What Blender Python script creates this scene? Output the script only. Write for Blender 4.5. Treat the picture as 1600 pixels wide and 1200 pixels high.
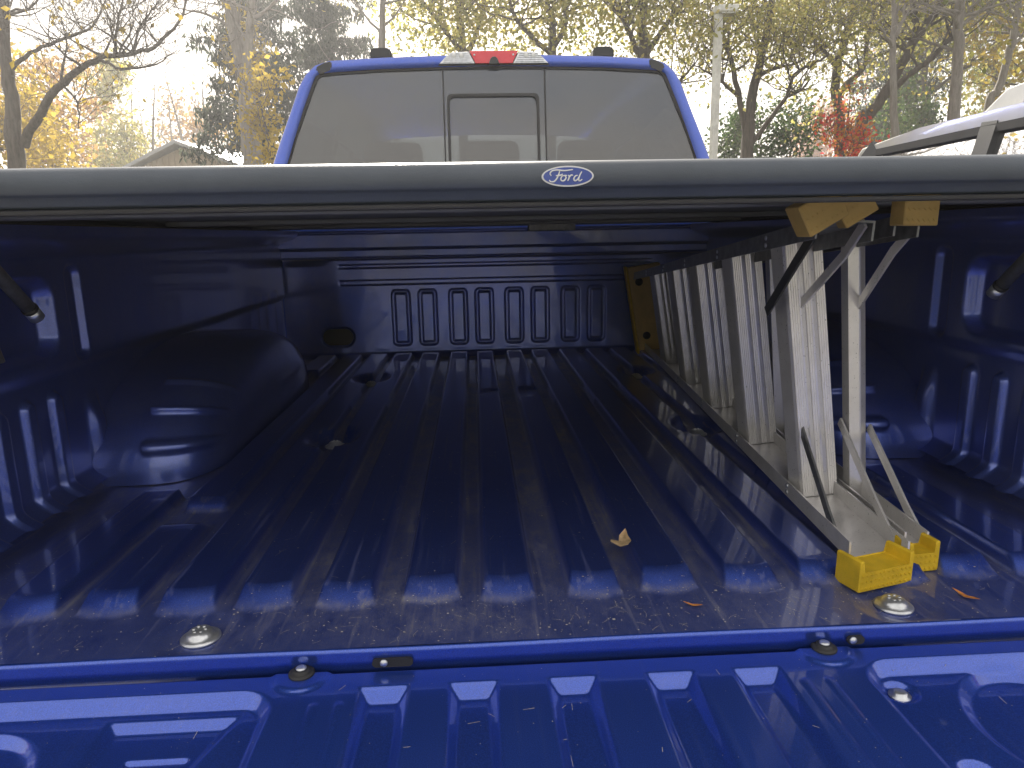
import bpy, bmesh, math, random
import numpy as np
from mathutils import Vector, Matrix
random.seed(7); rng = np.random.default_rng(7)
for o in list(bpy.data.objects): bpy.data.objects.remove(o)
S = bpy.context.scene
COL = S.collection
R = math.radians
Z0 = 0.95                                   # height of the truck's bed floor above the ground
# ------------------------------------------------------------------ camera
F_PX, YAW, PITCH, ROLL = 1100.0, 0.0495, -0.208, -0.0194
CX, CY, CZ = -0.090, -0.755, 0.4706 + Z0
cy_, sy_, cp_, sp_ = math.cos(YAW), math.sin(YAW), math.cos(PITCH), math.sin(PITCH)
Dv = Vector((sy_*cp_, cy_*cp_, sp_)); r0 = Vector((cy_, -sy_, 0)); u0 = r0.cross(Dv)
Rv = r0*math.cos(ROLL) + u0*math.sin(ROLL); Uv = -r0*math.sin(ROLL) + u0*math.cos(ROLL)
cam = bpy.data.cameras.new('camera'); camo = bpy.data.objects.new('camera', cam); COL.objects.link(camo)
M = Matrix((Rv, Uv, -Dv)).transposed().to_4x4(); M.translation = (CX, CY, CZ); camo.matrix_world = M
cam.sensor_width = 36; cam.lens = F_PX/1600*36; cam.clip_start = 0.05; cam.clip_end = 3000
S.camera = camo
S.cycles.max_bounces = 7; S.cycles.diffuse_bounces = 3; S.cycles.glossy_bounces = 4; S.cycles.transparent_max_bounces = 10; S.cycles.volume_bounces = 0; S.cycles.caustics_reflective = False; S.cycles.caustics_refractive = False
S.render.resolution_x, S.render.resolution_y = 1024, 768
# ------------------------------------------------------------------ sky, sun, exposure
SUN_EL, SUN_AZ = R(31), R(-7)               # sun ahead of the truck, a little to its left, behind thin cloud
S.view_settings.view_transform = 'Standard'; S.view_settings.look = 'None'
S.view_settings.gamma = 1; S.view_settings.use_curve_mapping = False
S.view_settings.exposure = 1.58
W = bpy.data.worlds.new('World'); S.world = W; W.use_nodes = True
nt = W.node_tree; nt.nodes.clear()
def wn(t, **k):
    n = nt.nodes.new(t)
    for a, b in k.items(): setattr(n, a, b)
    return n
sky = wn('ShaderNodeTexSky', sky_type='NISHITA', sun_disc=False)
sky.sun_elevation = SUN_EL; sky.sun_rotation = SUN_AZ; sky.air_density = 1.0; sky.dust_density = 3.0; sky.ozone_density = 1.0
tc = wn('ShaderNodeTexCoord'); mp = wn('ShaderNodeMapping'); mp.inputs['Scale'].default_value = (1.6, 1.6, 6.0)
nz = wn('ShaderNodeTexNoise'); nz.inputs['Scale'].default_value = 1.7; nz.inputs['Detail'].default_value = 7; nz.inputs['Roughness'].default_value = .55
rp = wn('ShaderNodeValToRGB'); rp.color_ramp.elements[0].position = .30; rp.color_ramp.elements[1].position = .62
rp.color_ramp.elements[0].color = (.55, .55, .55, 1); rp.color_ramp.elements[1].color = (.97, .97, .97, 1)
mx = wn('ShaderNodeMix', data_type='RGBA'); mx.inputs[7].default_value = (4.7, 4.4, 4.0, 1)
bg = wn('ShaderNodeBackground'); bg.inputs[1].default_value = .10; out = wn('ShaderNodeOutputWorld')
nt.links.new(tc.outputs['Generated'], mp.inputs[0]); nt.links.new(mp.outputs[0], nz.inputs[0]); nt.links.new(nz.outputs[0], rp.inputs[0])
nt.links.new(rp.outputs[0], mx.inputs[0]); nt.links.new(sky.outputs[0], mx.inputs[6]); nt.links.new(mx.outputs[2], bg.inputs[0]); nt.links.new(bg.outputs[0], out.inputs[0])
sl = bpy.data.lights.new('sun', 'SUN'); sl.energy = 4.0; sl.angle = R(1.2); sl.color = (1, .93, .82)
so = bpy.data.objects.new('sun', sl); COL.objects.link(so)
sd_ = Vector((math.sin(SUN_AZ)*math.cos(SUN_EL), math.cos(SUN_AZ)*math.cos(SUN_EL), math.sin(SUN_EL)))
so.rotation_euler = sd_.to_track_quat('Z', 'Y').to_euler(); so.location = (0, 0, 30)

# ------------------------------------------------------------------ helpers
def at(px, py, dist):
    """point of the place seen at (px,py) of the 1600x1200 photo, at forward distance dist along the truck's axis"""
    d = Dv + Rv*((px-800)/F_PX) - Uv*((py-600)/F_PX)
    return Vector((CX, CY, CZ)) + d*(dist/d.y)
def tag(o, label=None, cat=None, group=None, kind=None):
    if label: o['label'] = label
    if cat: o['category'] = cat
    if group: o['group'] = group
    if kind: o['kind'] = kind
    return o
def empty(name, loc, label=None, cat=None, group=None):
    o = bpy.data.objects.new(name, None); COL.objects.link(o); o.location = loc; o.empty_display_size = .1
    return tag(o, label, cat, group)
def link(name, me, mat, parent=None, smooth=False):
    o = bpy.data.objects.new(name, me); COL.objects.link(o)
    if mat and not me.materials: me.materials.append(mat)
    if smooth: me.polygons.foreach_set('use_smooth', [True]*len(me.polygons))
    if parent: o.parent = parent
    return o
def mesh(name, v, f, mat, parent=None, smooth=False):
    me = bpy.data.meshes.new(name); me.from_pydata([tuple(a) for a in v], [], [tuple(a) for a in f]); me.update()
    return link(name, me, mat, parent, smooth)
def frombm(name, bm, mat, parent=None, smooth=False):
    bmesh.ops.recalc_face_normals(bm, faces=bm.faces[:])
    me = bpy.data.meshes.new(name); bm.to_mesh(me); bm.free()
    return link(name, me, mat, parent, smooth)
def quick_mesh(name, V, Q, mat, parent=None, smooth=False, attr=None):
    """numpy verts (n,3) and quads (m,4)"""
    me = bpy.data.meshes.new(name); n, m = len(V), len(Q)
    me.vertices.add(n); me.vertices.foreach_set('co', np.asarray(V, np.float32).ravel())
    me.loops.add(m*4); me.loops.foreach_set('vertex_index', np.asarray(Q, np.int32).ravel())
    me.polygons.add(m); me.polygons.foreach_set('loop_start', np.arange(0, m*4, 4, dtype=np.int32))
    me.update(calc_edges=True); me.validate()
    if attr is not None:
        for k, a in attr.items():
            at_ = me.attributes.new(k, 'FLOAT', 'POINT'); at_.data.foreach_set('value', np.asarray(a, np.float32).ravel())
    return link(name, me, mat, parent, smooth)
def grid(name, A, B, fn, mat, parent, attr=None, flip=False):
    """sheet over parameters A x B; fn(a,b) -> (x,y,z) arrays"""
    a, b = np.meshgrid(A, B, indexing='ij'); P = np.stack(fn(a, b), -1).reshape(-1, 3)
    i = np.arange(len(A)*len(B)).reshape(len(A), len(B))
    Q = np.stack([i[:-1, :-1], i[1:, :-1], i[1:, 1:], i[:-1, 1:]], -1).reshape(-1, 4)
    if flip: Q = Q[:, ::-1]
    return quick_mesh(name, P, Q, mat, parent, True, {k: v(a, b) for k, v in attr.items()} if attr else None)
def sst(e0, e1, x):
    t = np.clip((x-e0)/(e1-e0), 0, 1); return t*t*(3-2*t)
def lin(e0, e1, x): return np.clip((x-e0)/(e1-e0), 0, 1)
def rr(x, y, cx, cy, hx, hy, r):
    qx, qy = np.abs(x-cx)-hx+r, np.abs(y-cy)-hy+r
    return np.hypot(np.maximum(qx, 0), np.maximum(qy, 0)) + np.minimum(np.maximum(qx, qy), 0) - r
def bm_box(bm, x0, x1, y0, y1, z0, z1, bev=0, seg=2):
    r = bmesh.ops.create_cube(bm, size=1, matrix=Matrix.Translation(((x0+x1)/2, (y0+y1)/2, (z0+z1)/2)) @ Matrix.Diagonal((x1-x0, y1-y0, z1-z0, 1)))
    if bev:
        es = list({e for v in r['verts'] for e in v.link_edges})
        bmesh.ops.bevel(bm, geom=es, offset=bev, segments=seg, profile=.5, affect='EDGES')
def box(name, x0, x1, y0, y1, z0, z1, mat, parent=None, bev=0, seg=2):
    bm = bmesh.new(); bm_box(bm, x0, x1, y0, y1, z0, z1, bev, seg); return frombm(name, bm, mat, parent)
def bm_prism(bm, poly, fn, t0, t1):
    """poly 2D; fn(u,v,t) -> point"""
    a = [bm.verts.new(fn(u, v, t0)) for u, v in poly]; b = [bm.verts.new(fn(u, v, t1)) for u, v in poly]; n = len(poly)
    bm.faces.new(a); bm.faces.new(b[::-1])
    for i in range(n): bm.faces.new((a[i], b[i], b[(i+1) % n], a[(i+1) % n]))
def prism(name, poly, fn, t0, t1, mat, parent=None, bev=0):
    bm = bmesh.new(); bm_prism(bm, poly, fn, t0, t1)
    if bev: bmesh.ops.bevel(bm, geom=bm.edges[:], offset=bev, segments=2, profile=.5, affect='EDGES')
    return frombm(name, bm, mat, parent)
def bm_tube(bm, pts, rad, n=8, cap=True):
    pts = [Vector(p) for p in pts]; rad = rad if isinstance(rad, (list, tuple)) else [rad]*len(pts); rings = []
    for i, p in enumerate(pts):
        t = (pts[min(i+1, len(pts)-1)] - pts[max(i-1, 0)]).normalized()
        a = t.orthogonal().normalized() if i == 0 else (pa - t*pa.dot(t)).normalized()
        pa = a; b = t.cross(a)
        rings.append([bm.verts.new(p + (a*math.cos(k*2*math.pi/n) + b*math.sin(k*2*math.pi/n))*rad[i]) for k in range(n)])
    for q, w in zip(rings, rings[1:]):
        for k in range(n): bm.faces.new((q[k], q[(k+1) % n], w[(k+1) % n], w[k]))
    if cap: bm.faces.new(rings[0][::-1]); bm.faces.new(rings[-1])
def tube(name, pts, rad, mat, parent=None, n=10):
    bm = bmesh.new(); bm_tube(bm, pts, rad, n); return frombm(name, bm, mat, parent, True)
def bm_bar(bm, p, q, w, t, up):
    """flat bar from p to q, width w across 'up' x axis, thickness t along up"""
    p, q = Vector(p), Vector(q); d = (q-p).normalized(); up = Vector(up); s = d.cross(up).normalized(); u = s.cross(d).normalized()
    vs = []
    for c in (p, q):
        for a, b in ((-1, -1), (1, -1), (1, 1), (-1, 1)): vs.append(bm.verts.new(c + s*(a*w/2) + u*(b*t/2)))
    for f in ((3, 2, 1, 0), (4, 5, 6, 7), (0, 1, 5, 4), (1, 2, 6, 5), (2, 3, 7, 6), (3, 0, 4, 7)): bm.faces.new([vs[i] for i in f])
def lathe(name, prof, mat, parent, loc=(0, 0, 0), n=28, axis='Z'):
    V, Q = [], []
    for i, (r, z) in enumerate(prof):
        for k in range(n):
            a = k*2*math.pi/n
            V.append((r*math.cos(a), r*math.sin(a), z))
    for i in range(len(prof)-1):
        for k in range(n): Q.append((i*n+k, i*n+(k+1) % n, (i+1)*n+(k+1) % n, (i+1)*n+k))
    if axis == 'X': V = [(z, x, y) for x, y, z in V]
    if axis == 'Y': V = [(y, -z, x) for x, y, z in V]
    Q += [tuple(range((len(prof)-1)*n, len(prof)*n)), tuple(range(n))[::-1]]
    o = mesh(name, V, Q, mat, parent, True); o.location = loc
    return o

# ------------------------------------------------------------------ materials
def new_mat(name):
    m = bpy.data.materials.new(name); m.use_nodes = True; t = m.node_tree
    return m, t, t.nodes['Principled BSDF']
def N(t, typ, **k):
    n = t.nodes.new(typ)
    for a, b in k.items(): setattr(n, a, b)
    return n
def noise(t, scale, detail=4, rough=.55, coord='Object', stretch=None):
    c = N(t, 'ShaderNodeTexCoord'); n = N(t, 'ShaderNodeTexNoise'); n.inputs['Scale'].default_value = scale
    n.inputs['Detail'].default_value = detail; n.inputs['Roughness'].default_value = rough
    if stretch:
        m = N(t, 'ShaderNodeMapping'); m.inputs['Scale'].default_value = stretch
        t.links.new(c.outputs[coord], m.inputs[0]); t.links.new(m.outputs[0], n.inputs[0])
    else: t.links.new(c.outputs[coord], n.inputs[0])
    return n.outputs[0]
def ramp(t, src, p0, p1, c0=(0, 0, 0, 1), c1=(1, 1, 1, 1)):
    r = N(t, 'ShaderNodeValToRGB'); e = r.color_ramp.elements
    e[0].position, e[1].position = p0, p1; e[0].color, e[1].color = c0, c1
    t.links.new(src, r.inputs[0]); return r.outputs[0]
def math_(t, op, a, b, clamp=False):
    n = N(t, 'ShaderNodeMath', operation=op); n.use_clamp = clamp
    for i, x in enumerate((a, b)):
        if hasattr(x, 'links'): t.links.new(x, n.inputs[i])
        else: n.inputs[i].default_value = x
    return n.outputs[0]
def mixc(t, fac, a, b):
    n = N(t, 'ShaderNodeMix', data_type='RGBA')
    for i, x in ((0, fac), (6, a), (7, b)):
        if hasattr(x, 'links'): t.links.new(x, n.inputs[i])
        else: n.inputs[i].default_value = x if i == 0 else (*x, 1)
    return n.outputs[2]
def bump(t, b, src, strength, dist=.002):
    n = N(t, 'ShaderNodeBump'); n.inputs['Strength'].default_value = strength; n.inputs['Distance'].default_value = dist
    t.links.new(src, n.inputs['Height']); t.links.new(n.outputs[0], b.inputs['Normal'])
def simple(name, col, rough=.5, metal=0, var=.15, scale=8, bmp=0, bscale=60, coat=0, stretch=None):
    m, t, b = new_mat(name)
    c = mixc(t, ramp(t, noise(t, scale, 5, stretch=stretch), .3, .7), tuple(x*(1-var) for x in col), tuple(min(1, x*(1+var)) for x in col))
    t.links.new(c, b.inputs['Base Color']); b.inputs['Roughness'].default_value = rough; b.inputs['Metallic'].default_value = metal
    if coat: b.inputs['Coat Weight'].default_value = coat; b.inputs['Coat Roughness'].default_value = .04
    if bmp: bump(t, b, noise(t, bscale, 3), bmp)
    return m
PAINT = (.029, .092, .53)
def paint_mat(name, dust_attr=False, base_dust_veil=.06, tone=1.0, metal=.85, streaks=1.8, dirt_veil_tint=(.27, .255, .24)):
    m, t, b = new_mat(name)
    fl = noise(t, 900, 1)
    col = mixc(t, ramp(t, fl, .35, .7), tuple(c*.8*tone for c in PAINT), tuple(c*1.25*tone for c in PAINT))
    # fine dusty film everywhere, on walls partly veiling glare put into colour; dustier where it settles (attribute), specks and streaks along the bed
    film = math_(t, 'MULTIPLY', math_(t, 'ADD', math_(t, 'MULTIPLY', ramp(t, noise(t, 5, 7, .72), .32, .72), .6), .4), base_dust_veil)
    streak = math_(t, 'MULTIPLY', ramp(t, noise(t, 90, 3, .6, stretch=(1, .04, 1)), .56, .70), base_dust_veil*streaks)
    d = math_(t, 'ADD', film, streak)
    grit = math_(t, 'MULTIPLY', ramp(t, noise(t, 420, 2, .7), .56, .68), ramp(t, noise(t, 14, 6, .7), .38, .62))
    if dust_attr:
        a = N(t, 'ShaderNodeAttribute', attribute_name='dust_or_veil')
        big = math_(t, 'MULTIPLY', ramp(t, noise(t, 3.2, 5, .6), .28, .68), ramp(t, noise(t, 34, 9, .78, stretch=(1, .45, 1)), .36, .66))
        lo = math_(t, 'MULTIPLY', a.outputs['Fac'], math_(t, 'ADD', math_(t, 'MULTIPLY', big, 1.0), .20))
        g = math_(t, 'MULTIPLY', grit, math_(t, 'ADD', math_(t, 'MULTIPLY', a.outputs['Fac'], .55), .07))
        d = math_(t, 'ADD', math_(t, 'ADD', d, lo), g)
    d = math_(t, 'MINIMUM', d, .9)
    c2 = mixc(t, d, col, dirt_veil_tint); t.links.new(c2, b.inputs['Base Color'])
    t.links.new(math_(t, 'MULTIPLY', math_(t, 'SUBTRACT', 1.0, d), metal), b.inputs['Metallic'])
    t.links.new(math_(t, 'ADD', math_(t, 'MULTIPLY', d, .3), .28), b.inputs['Roughness'])
    t.links.new(math_(t, 'SUBTRACT', 1.0, math_(t, 'MULTIPLY', d, .55), True), b.inputs['Coat Weight'])
    t.links.new(math_(t, 'ADD', math_(t, 'MULTIPLY', d, .10), .012), b.inputs['Coat Roughness'])
    b.inputs['Coat IOR'].default_value = 1.62
    # fine scratches and orange peel
    sc = noise(t, 160, 2, .5, stretch=(1, .03, 1)); sc2 = noise(t, 30, 2)
    bump(t, b, math_(t, 'ADD', math_(t, 'MULTIPLY', sc, .3), sc2), .018, .004)
    return m
M_FLOOR = paint_mat('dusty_blue_paint', True, .17, streaks=1.6, dirt_veil_tint=(.29, .275, .26))
M_PAINT = paint_mat('blue_paint', False, .05, metal=.66, streaks=1.0)
M_WALL = paint_mat('bed_wall_paint', False, .36, streaks=0, dirt_veil_tint=(.28, .29, .31))  # grey film is part grime, part veiling glare put into the wall colour
M_BLACK = simple('black_plastic', (.028, .03, .033), .42, bmp=.15, bscale=400)
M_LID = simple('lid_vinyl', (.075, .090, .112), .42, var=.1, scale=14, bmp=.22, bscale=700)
M_LIDU = simple('lid_underside', (.20, .21, .235), .6)
M_RUB = simple('rubber', (.03, .03, .032), .6)
M_STEEL = simple('galvanised_steel', (.64, .66, .68), .30, .8, .25, 60, .2, 300)
def alu_mat():
    m, t, b = new_mat('worn_aluminium')
    st = noise(t, 22, 4, .55); spot = ramp(t, noise(t, 240, 3, .7), .64, .72)
    c = mixc(t, ramp(t, st, .3, .7), (.80, .78, .76), (.93, .91, .89)); c = mixc(t, math_(t, 'MULTIPLY', spot, .75), c, (.10, .10, .10))
    t.links.new(c, b.inputs['Base Color']); b.inputs['Metallic'].default_value = .5; b.inputs['Roughness'].default_value = .30
    bump(t, b, noise(t, 300, 2), .05, .001); return m
M_ALU = alu_mat()
M_ALUD = simple('dull_shaded_aluminium', (.24, .245, .25), .45, .6, .3, 50)
M_YEL = simple('yellow_rubber', (.72, .48, .02), .6, var=.2, scale=30, bmp=.6, bscale=350)
M_TAN = simple('tan_plastic', (.62, .42, .13), .55, var=.15, scale=20)
def glass_mat(name, tint, refl=.09, dust_or_veil=.05):
    m, t, b = new_mat(name); t.nodes.remove(b); o = t.nodes['Material Output']
    tr = N(t, 'ShaderNodeBsdfTransparent'); tr.inputs[0].default_value = (*tint, 1)
    gl = N(t, 'ShaderNodeBsdfGlossy'); gl.inputs['Roughness'].default_value = .015
    df = N(t, 'ShaderNodeBsdfDiffuse'); df.inputs[0].default_value = (.40, .44, .49, 1)  # pale diffuse layer: veiling glare put into the glass colour
    fr = N(t, 'ShaderNodeFresnel'); fr.inputs[0].default_value = 1.5
    a = N(t, 'ShaderNodeMixShader'); a.inputs[0].default_value = dust_or_veil; t.links.new(tr.outputs[0], a.inputs[1]); t.links.new(df.outputs[0], a.inputs[2])
    c = N(t, 'ShaderNodeMixShader'); t.links.new(math_(t, 'ADD', fr.outputs[0], refl, True), c.inputs[0]); t.links.new(a.outputs[0], c.inputs[1]); t.links.new(gl.outputs[0], c.inputs[2])
    t.links.new(c.outputs[0], o.inputs[0]); return m
M_GLASS = glass_mat('tinted_glass', (.22, .24, .26), .10, .075)
M_CLEARG = glass_mat('clear_glass', (.75, .8, .78), .03, .04)
M_RED = simple('red_lens', (.75, .015, .03), .18, coat=1, var=.1)
M_CLEAR = simple('clear_lens', (.78, .80, .82), .18, .35, .2, 90, coat=1)
M_WHITE = simple('white_paint', (.78, .78, .76), .45)
M_EMB = simple('emblem_blue', (.02, .06, .33), .3, coat=1, var=.05)
M_SILVER = simple('silver_paint', (.62, .62, .60), .3, .6, .05, coat=1)
M_SEAT = simple('seat_fabric', (.05, .05, .055), .8)
M_CHROME = simple('bright_trim', (.8, .8, .8), .15, 1, .05)

# ------------------------------------------------------------------ the setting
def ground_mat(name, c0, c1, sc, bm_=.3):
    m, t, b = new_mat(name)
    t.links.new(mixc(t, ramp(t, noise(t, sc, 8, .65), .3, .7), c0, c1), b.inputs['Base Color']); b.inputs['Roughness'].default_value = .9
    bump(t, b, noise(t, sc*40, 3), bm_, .01); return m
M_GRASS = ground_mat('lawn', (.06, .075, .02), (.13, .11, .04), .6)
M_ASPH = ground_mat('asphalt', (.16, .158, .152), (.23, .225, .215), 1.2)
g = mesh('ground', [(-400, -400, -.02), (400, -400, -.02), (400, 400, -.02), (-400, 400, -.02)], [(0, 1, 2, 3)], M_GRASS); tag(g, kind='structure')
g = mesh('parking_lot', [(-26, -40, -.016), (22, -40, -.016), (22, 9, -.016), (-26, 9, -.016)], [(0, 1, 2, 3)], M_ASPH); tag(g, kind='structure')
for i in range(-4, 6):
    x = i*2.9 + 1.42
    g = mesh('parking_line', [(x-.05, 0.2, -.012), (x+.05, 0.2, -.012), (x+.05, 5.6, -.012), (x-.05, 5.6, -.012)], [(0, 1, 2, 3)], M_WHITE); tag(g, kind='structure')
bm = bmesh.new(); bm_box(bm, -26, 22, 9.0, 9.15, -.02, .13, .02); g = frombm('kerb', bm, simple('concrete', (.42, .41, .38), .85, bmp=.3)); tag(g, kind='structure')

# ------------------------------------------------------------------ the pickup truck
T = empty('pickup_truck', (0, 0, Z0), 'metallic blue pickup truck with its tailgate lowered, seen into the bed', 'truck')
BL, BW = 2.08, .85
RC = [.058, .160, .272, .379, .478, .580, .680]                    # pressed ridge centres each side
RH = .022
ys = np.unique(np.concatenate([np.arange(0, .24, .004), np.arange(.24, 2.081, .02), np.arange(1.9, 2.081, .006), np.arange(.40, .56, .006), np.arange(1.18, 1.34, .01), [2.08]]))
xs = np.unique(np.round(np.concatenate([np.linspace(-.85, .85, 681)]), 4))
def ridge(x, y):
    h = np.zeros_like(x)
    for s in (-1, 1):
        for i, c in enumerate(RC):
            w = .040 if i != 0 else .038
            y0 = .085 + (.006*(i % 2))
            # flat-topped ridge: slopes 12 mm wide at the sides, a longer ramp at the rear end
            side = 1-lin(w-.009, w, np.abs(x-s*c)); end = lin(y0, y0+.036, y-.012*((x-s*c)/w)**2)
            fend = 1-lin(2.02, 2.05, y)
            k = np.minimum(np.minimum(side, end), fend)
            if i == 5:                                              # ridge broken beside the wheel housing
                k = k*(1-(1-lin(.035, .055, np.abs(y-.41)))*1.0)
            if i >= 5: k = k*np.where((y > .52) & (y < 1.70), 0 if i == 6 else 1, 1)
            h = np.maximum(h, k)
    h = h*h*(3-2*h)*.35 + h*.65
    return h
def embs(x, y):
    e = np.zeros_like(x)
    for (cx, cy, a, b) in ((.02, 1.27, .12, .06),):
        r = np.hypot((x-cx)/a, (y-cy)/b); e += -.006*(1-lin(.75, 1.0, r))
    for bx, by in ((-.437, .042), (.437, .042), (-.43, .843), (.43, .843), (-.44, 1.535), (.44, 1.535)):
        r = np.hypot(x-bx, y-by); e += -.004*(1-lin(.035, .055, r))
    return e
def floor_fn(x, y):
    h = ridge(x, y); flat = np.ones_like(x)
    for bx, by in ((-.43, .843), (.43, .843), (-.44, 1.535), (.44, 1.535)):
        flat *= lin(.036, .065, np.hypot(x-bx, (y-by)*.8))
    z = h*flat*RH + embs(x, y) + .0006*np.sin(x*37+y*5)*np.sin(y*9)
    z = z + .03*np.clip((np.abs(x)-.815)/.035, 0, 1)**2             # cove up into the walls
    return x, y, z
def dust_fn(x, y):
    h = ridge(x, y); d = 1-sst(.05, .55, h)
    band = np.exp(-((y-.055)/.04)**2)*.22*np.exp(-((x-.02)/.25)**2); d = d*(.42+.58*sst(.07, .13, y))
    edge = np.exp(-((h-.12)/.16)**2)*.55
    mid = .55+.45*np.exp(-((x-.05)/.45)**2)
    return np.clip(d*.62*mid*(.75+.5*sst(.2, 1.2, y)) + band + edge*mid, 0, 1)
grid('bed_floor', xs, ys, floor_fn, M_FLOOR, T, {'dust_or_veil': dust_fn})
# rear sill: rounded edge and drop under the floor's end
pr = [(0.0, 0.0)] + [(-.0045*math.sin(a), -.0045*(1-math.cos(a))) for a in np.linspace(.15, math.pi/2, 7)] + [(-.0040, -.0065), (.0045, -.030), (.006, -.044), (.05, -.044)]
pr = np.array(pr)
o = grid('bed_sill', np.linspace(-.85, .85, 60), np.arange(len(pr)), lambda a, b: (a, pr[b.astype(int), 0], pr[b.astype(int), 1] + .0008*np.sin(a*11)), M_PAINT, T)
# headboard
def head_fn(x, z):
    d = np.zeros_like(x)
    for s in (-1, 1):
        for c in (.060, .165, .287, .393):
            q = rr(x, z, s*c+.006, .155, .038, .113, .020)
            gq = np.abs(q+.0085)
            d += .010*(1-sst(.0045, .0085, gq))                     # ring groove of each pressed slot
            d -= .0025*(1-lin(.0, .004, np.abs(q)))*0
    d += .011*(1-sst(.007, .012, np.abs(z-.298)))*(1-sst(.60, .63, np.abs(x)))
    d += .009*(1-sst(.004, .009, np.abs(z-.362)))*(1-sst(.60, .63, np.abs(x)))
    d -= .030*sst(.386, .398, z)                                   # upper rail steps out towards the bed
    d += .012*(1-sst(.012, .018, np.abs(z-.412)))
    d -= .010*sst(.428, .436, z)
    d += .008*(1-sst(.002, .006, np.abs(z-.492)))
    q = rr(x, z, -.645, .083, .068, .040, .040); d += .010*(1-sst(-.006, .002, q))
    q = rr(x, z, .66, .083, .068, .040, .040); d += .010*(1-sst(-.006, .002, q))
    d += .02*sst(.62, .80, np.abs(x))*(1-sst(.36, .4, z))
    d -= .04*np.clip((.022-z)/.022, 0, 1)**2
    return x, BL + d, z
zs = np.unique(np.round(np.concatenate([np.arange(0, .50, .004), np.arange(.28, .32, .002), np.arange(.35, .44, .002), np.arange(.48, .502, .002)]), 4))
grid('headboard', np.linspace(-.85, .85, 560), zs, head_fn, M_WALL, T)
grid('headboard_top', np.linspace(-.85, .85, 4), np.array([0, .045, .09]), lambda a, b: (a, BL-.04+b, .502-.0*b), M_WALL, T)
lathe_p = None
def oval(name, cx, cz, hx, hz, y, mat, par, t=.004):
    pts = []
    for k in range(36):
        a = k*2*math.pi/36; c, s = math.cos(a), math.sin(a)
        pts.append((cx + (hx-hz)*np.sign(c) + hz*c, cz + hz*s))
    return prism(name, pts, lambda u, v, q: (u, y+q, v), 0, -t, mat, par)
for cx in (-.645, .66): oval('drain_plug', cx, .083, .060, .033, BL+.012, M_BLACK, T, .005)
# side walls (pressed sheet, mirrored)
wy = np.unique(np.concatenate([np.arange(0, 1.0, .004), np.arange(1.0, 2.081, .03), [BL]])); wz = np.unique(np.round(np.arange(.02, .5001, .004), 4))
def wall_fn(s):
    def fn(y, z):
        d = np.zeros_like(y)
        q = rr(y, z, .43, .345, .115, .075, .045); d += .030*(1-sst(-.018, .0, q))     # tie-down pocket
        q = rr(y, z, .612, .345, .026, .090, .022); d += .014*(1-sst(-.008, .0, q))
        for c in (.10, .19, .28, .36, .435, .513):
            q = rr(y, z, c, .11, .018, .105, .018); d -= .012*(1-sst(-.007, .0, q))      # upright ribs
        q = np.abs(y-.635); d -= .018*(1-sst(.010, .030, q))*(1-sst(.12, .2, z))
        for c in (1.72, 1.82, 1.92):
            q = rr(y, z, c, .16, .02, .13, .018); d -= .010*(1-sst(-.010, .0, q))
        d -= .012*sst(.235, .262, z)
        d -= .075*sst(.445, .485, z)
        d -= .030*np.clip((.05-z)/.03, 0, 1)**2
        return s*(BW + d), y, z
    return fn
for s, nm in ((-1, 'side_wall'), (1, 'side_wall')):
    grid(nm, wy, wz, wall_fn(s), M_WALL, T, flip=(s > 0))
    # wheel housing
    th = np.linspace(.0, math.pi, 150); ph = np.concatenate([np.linspace(0, .12, 12)**1.0, np.linspace(.14, math.pi/2, 40)])
    def wh(t, p_, s=s):
        q = .2272*np.sin(p_)**.4; rho = np.clip(np.cos(p_), 0, 1)**.4
        e = np.zeros_like(t)
        u = t*.34
        for c, hw in ((.085, .016), (.185, .007), (.275, .004)):
            e += .016*(1-sst(-.005, .002, rr(q, u, .155, c, .062, hw, min(hw, .012))))
        Y = 1.11 - (.51*rho+e)*np.cos(t)*np.where(np.cos(t) > 0, 1, 1.02); Z = (.235*rho+e)*np.sin(t)**.85
        return s*(BW - q - .0*e), Y, Z + .002
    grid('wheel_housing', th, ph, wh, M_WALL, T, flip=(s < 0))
    # rails, outer bed side, corner post
    box('bed_rail', min(s*.765, s*.97), max(s*.765, s*.97), 0, 2.12, .486, .503, M_BLACK, T, .006)
    box('bed_side', min(s*.955, s*.985), max(s*.955, s*.985), -.005, 2.13, -.38, .484, M_PAINT, T, .012)
    box('corner_post', min(s*.865, s*.953), max(s*.865, s*.953), -.002, .05, -.30, .484, M_PAINT, T, .006)
    box('tail_lamp', min(s*.90, s*.985), max(s*.90, s*.985), -.03, -.007, .06, .42, M_RED, T, .01)
    # chassis wheels
    for wyy in (1.10, 4.75):
        w = lathe('wheel', [(.20, -.11), (.36, -.115), (.405, -.09), (.41, 0), (.405, .09), (.36, .115), (.20, .11)], M_RUB, T, (s*.84, wyy, -.54), 36, 'X')
        lathe('rim', [(.02, s*.08), (.09, s*.09), (.19, s*.06), (.215, s*.10), (.215, -s*.09)], M_CHROME, w, (0, 0, 0), 24, 'X')
box('chassis', -.45, .45, -.05, 5.3, -.42, -.06, M_BLACK, T, .02)
box('rear_bumper', -.98, .98, -.24, -.03, -.46, -.27, M_CHROME, T, .03)

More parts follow.
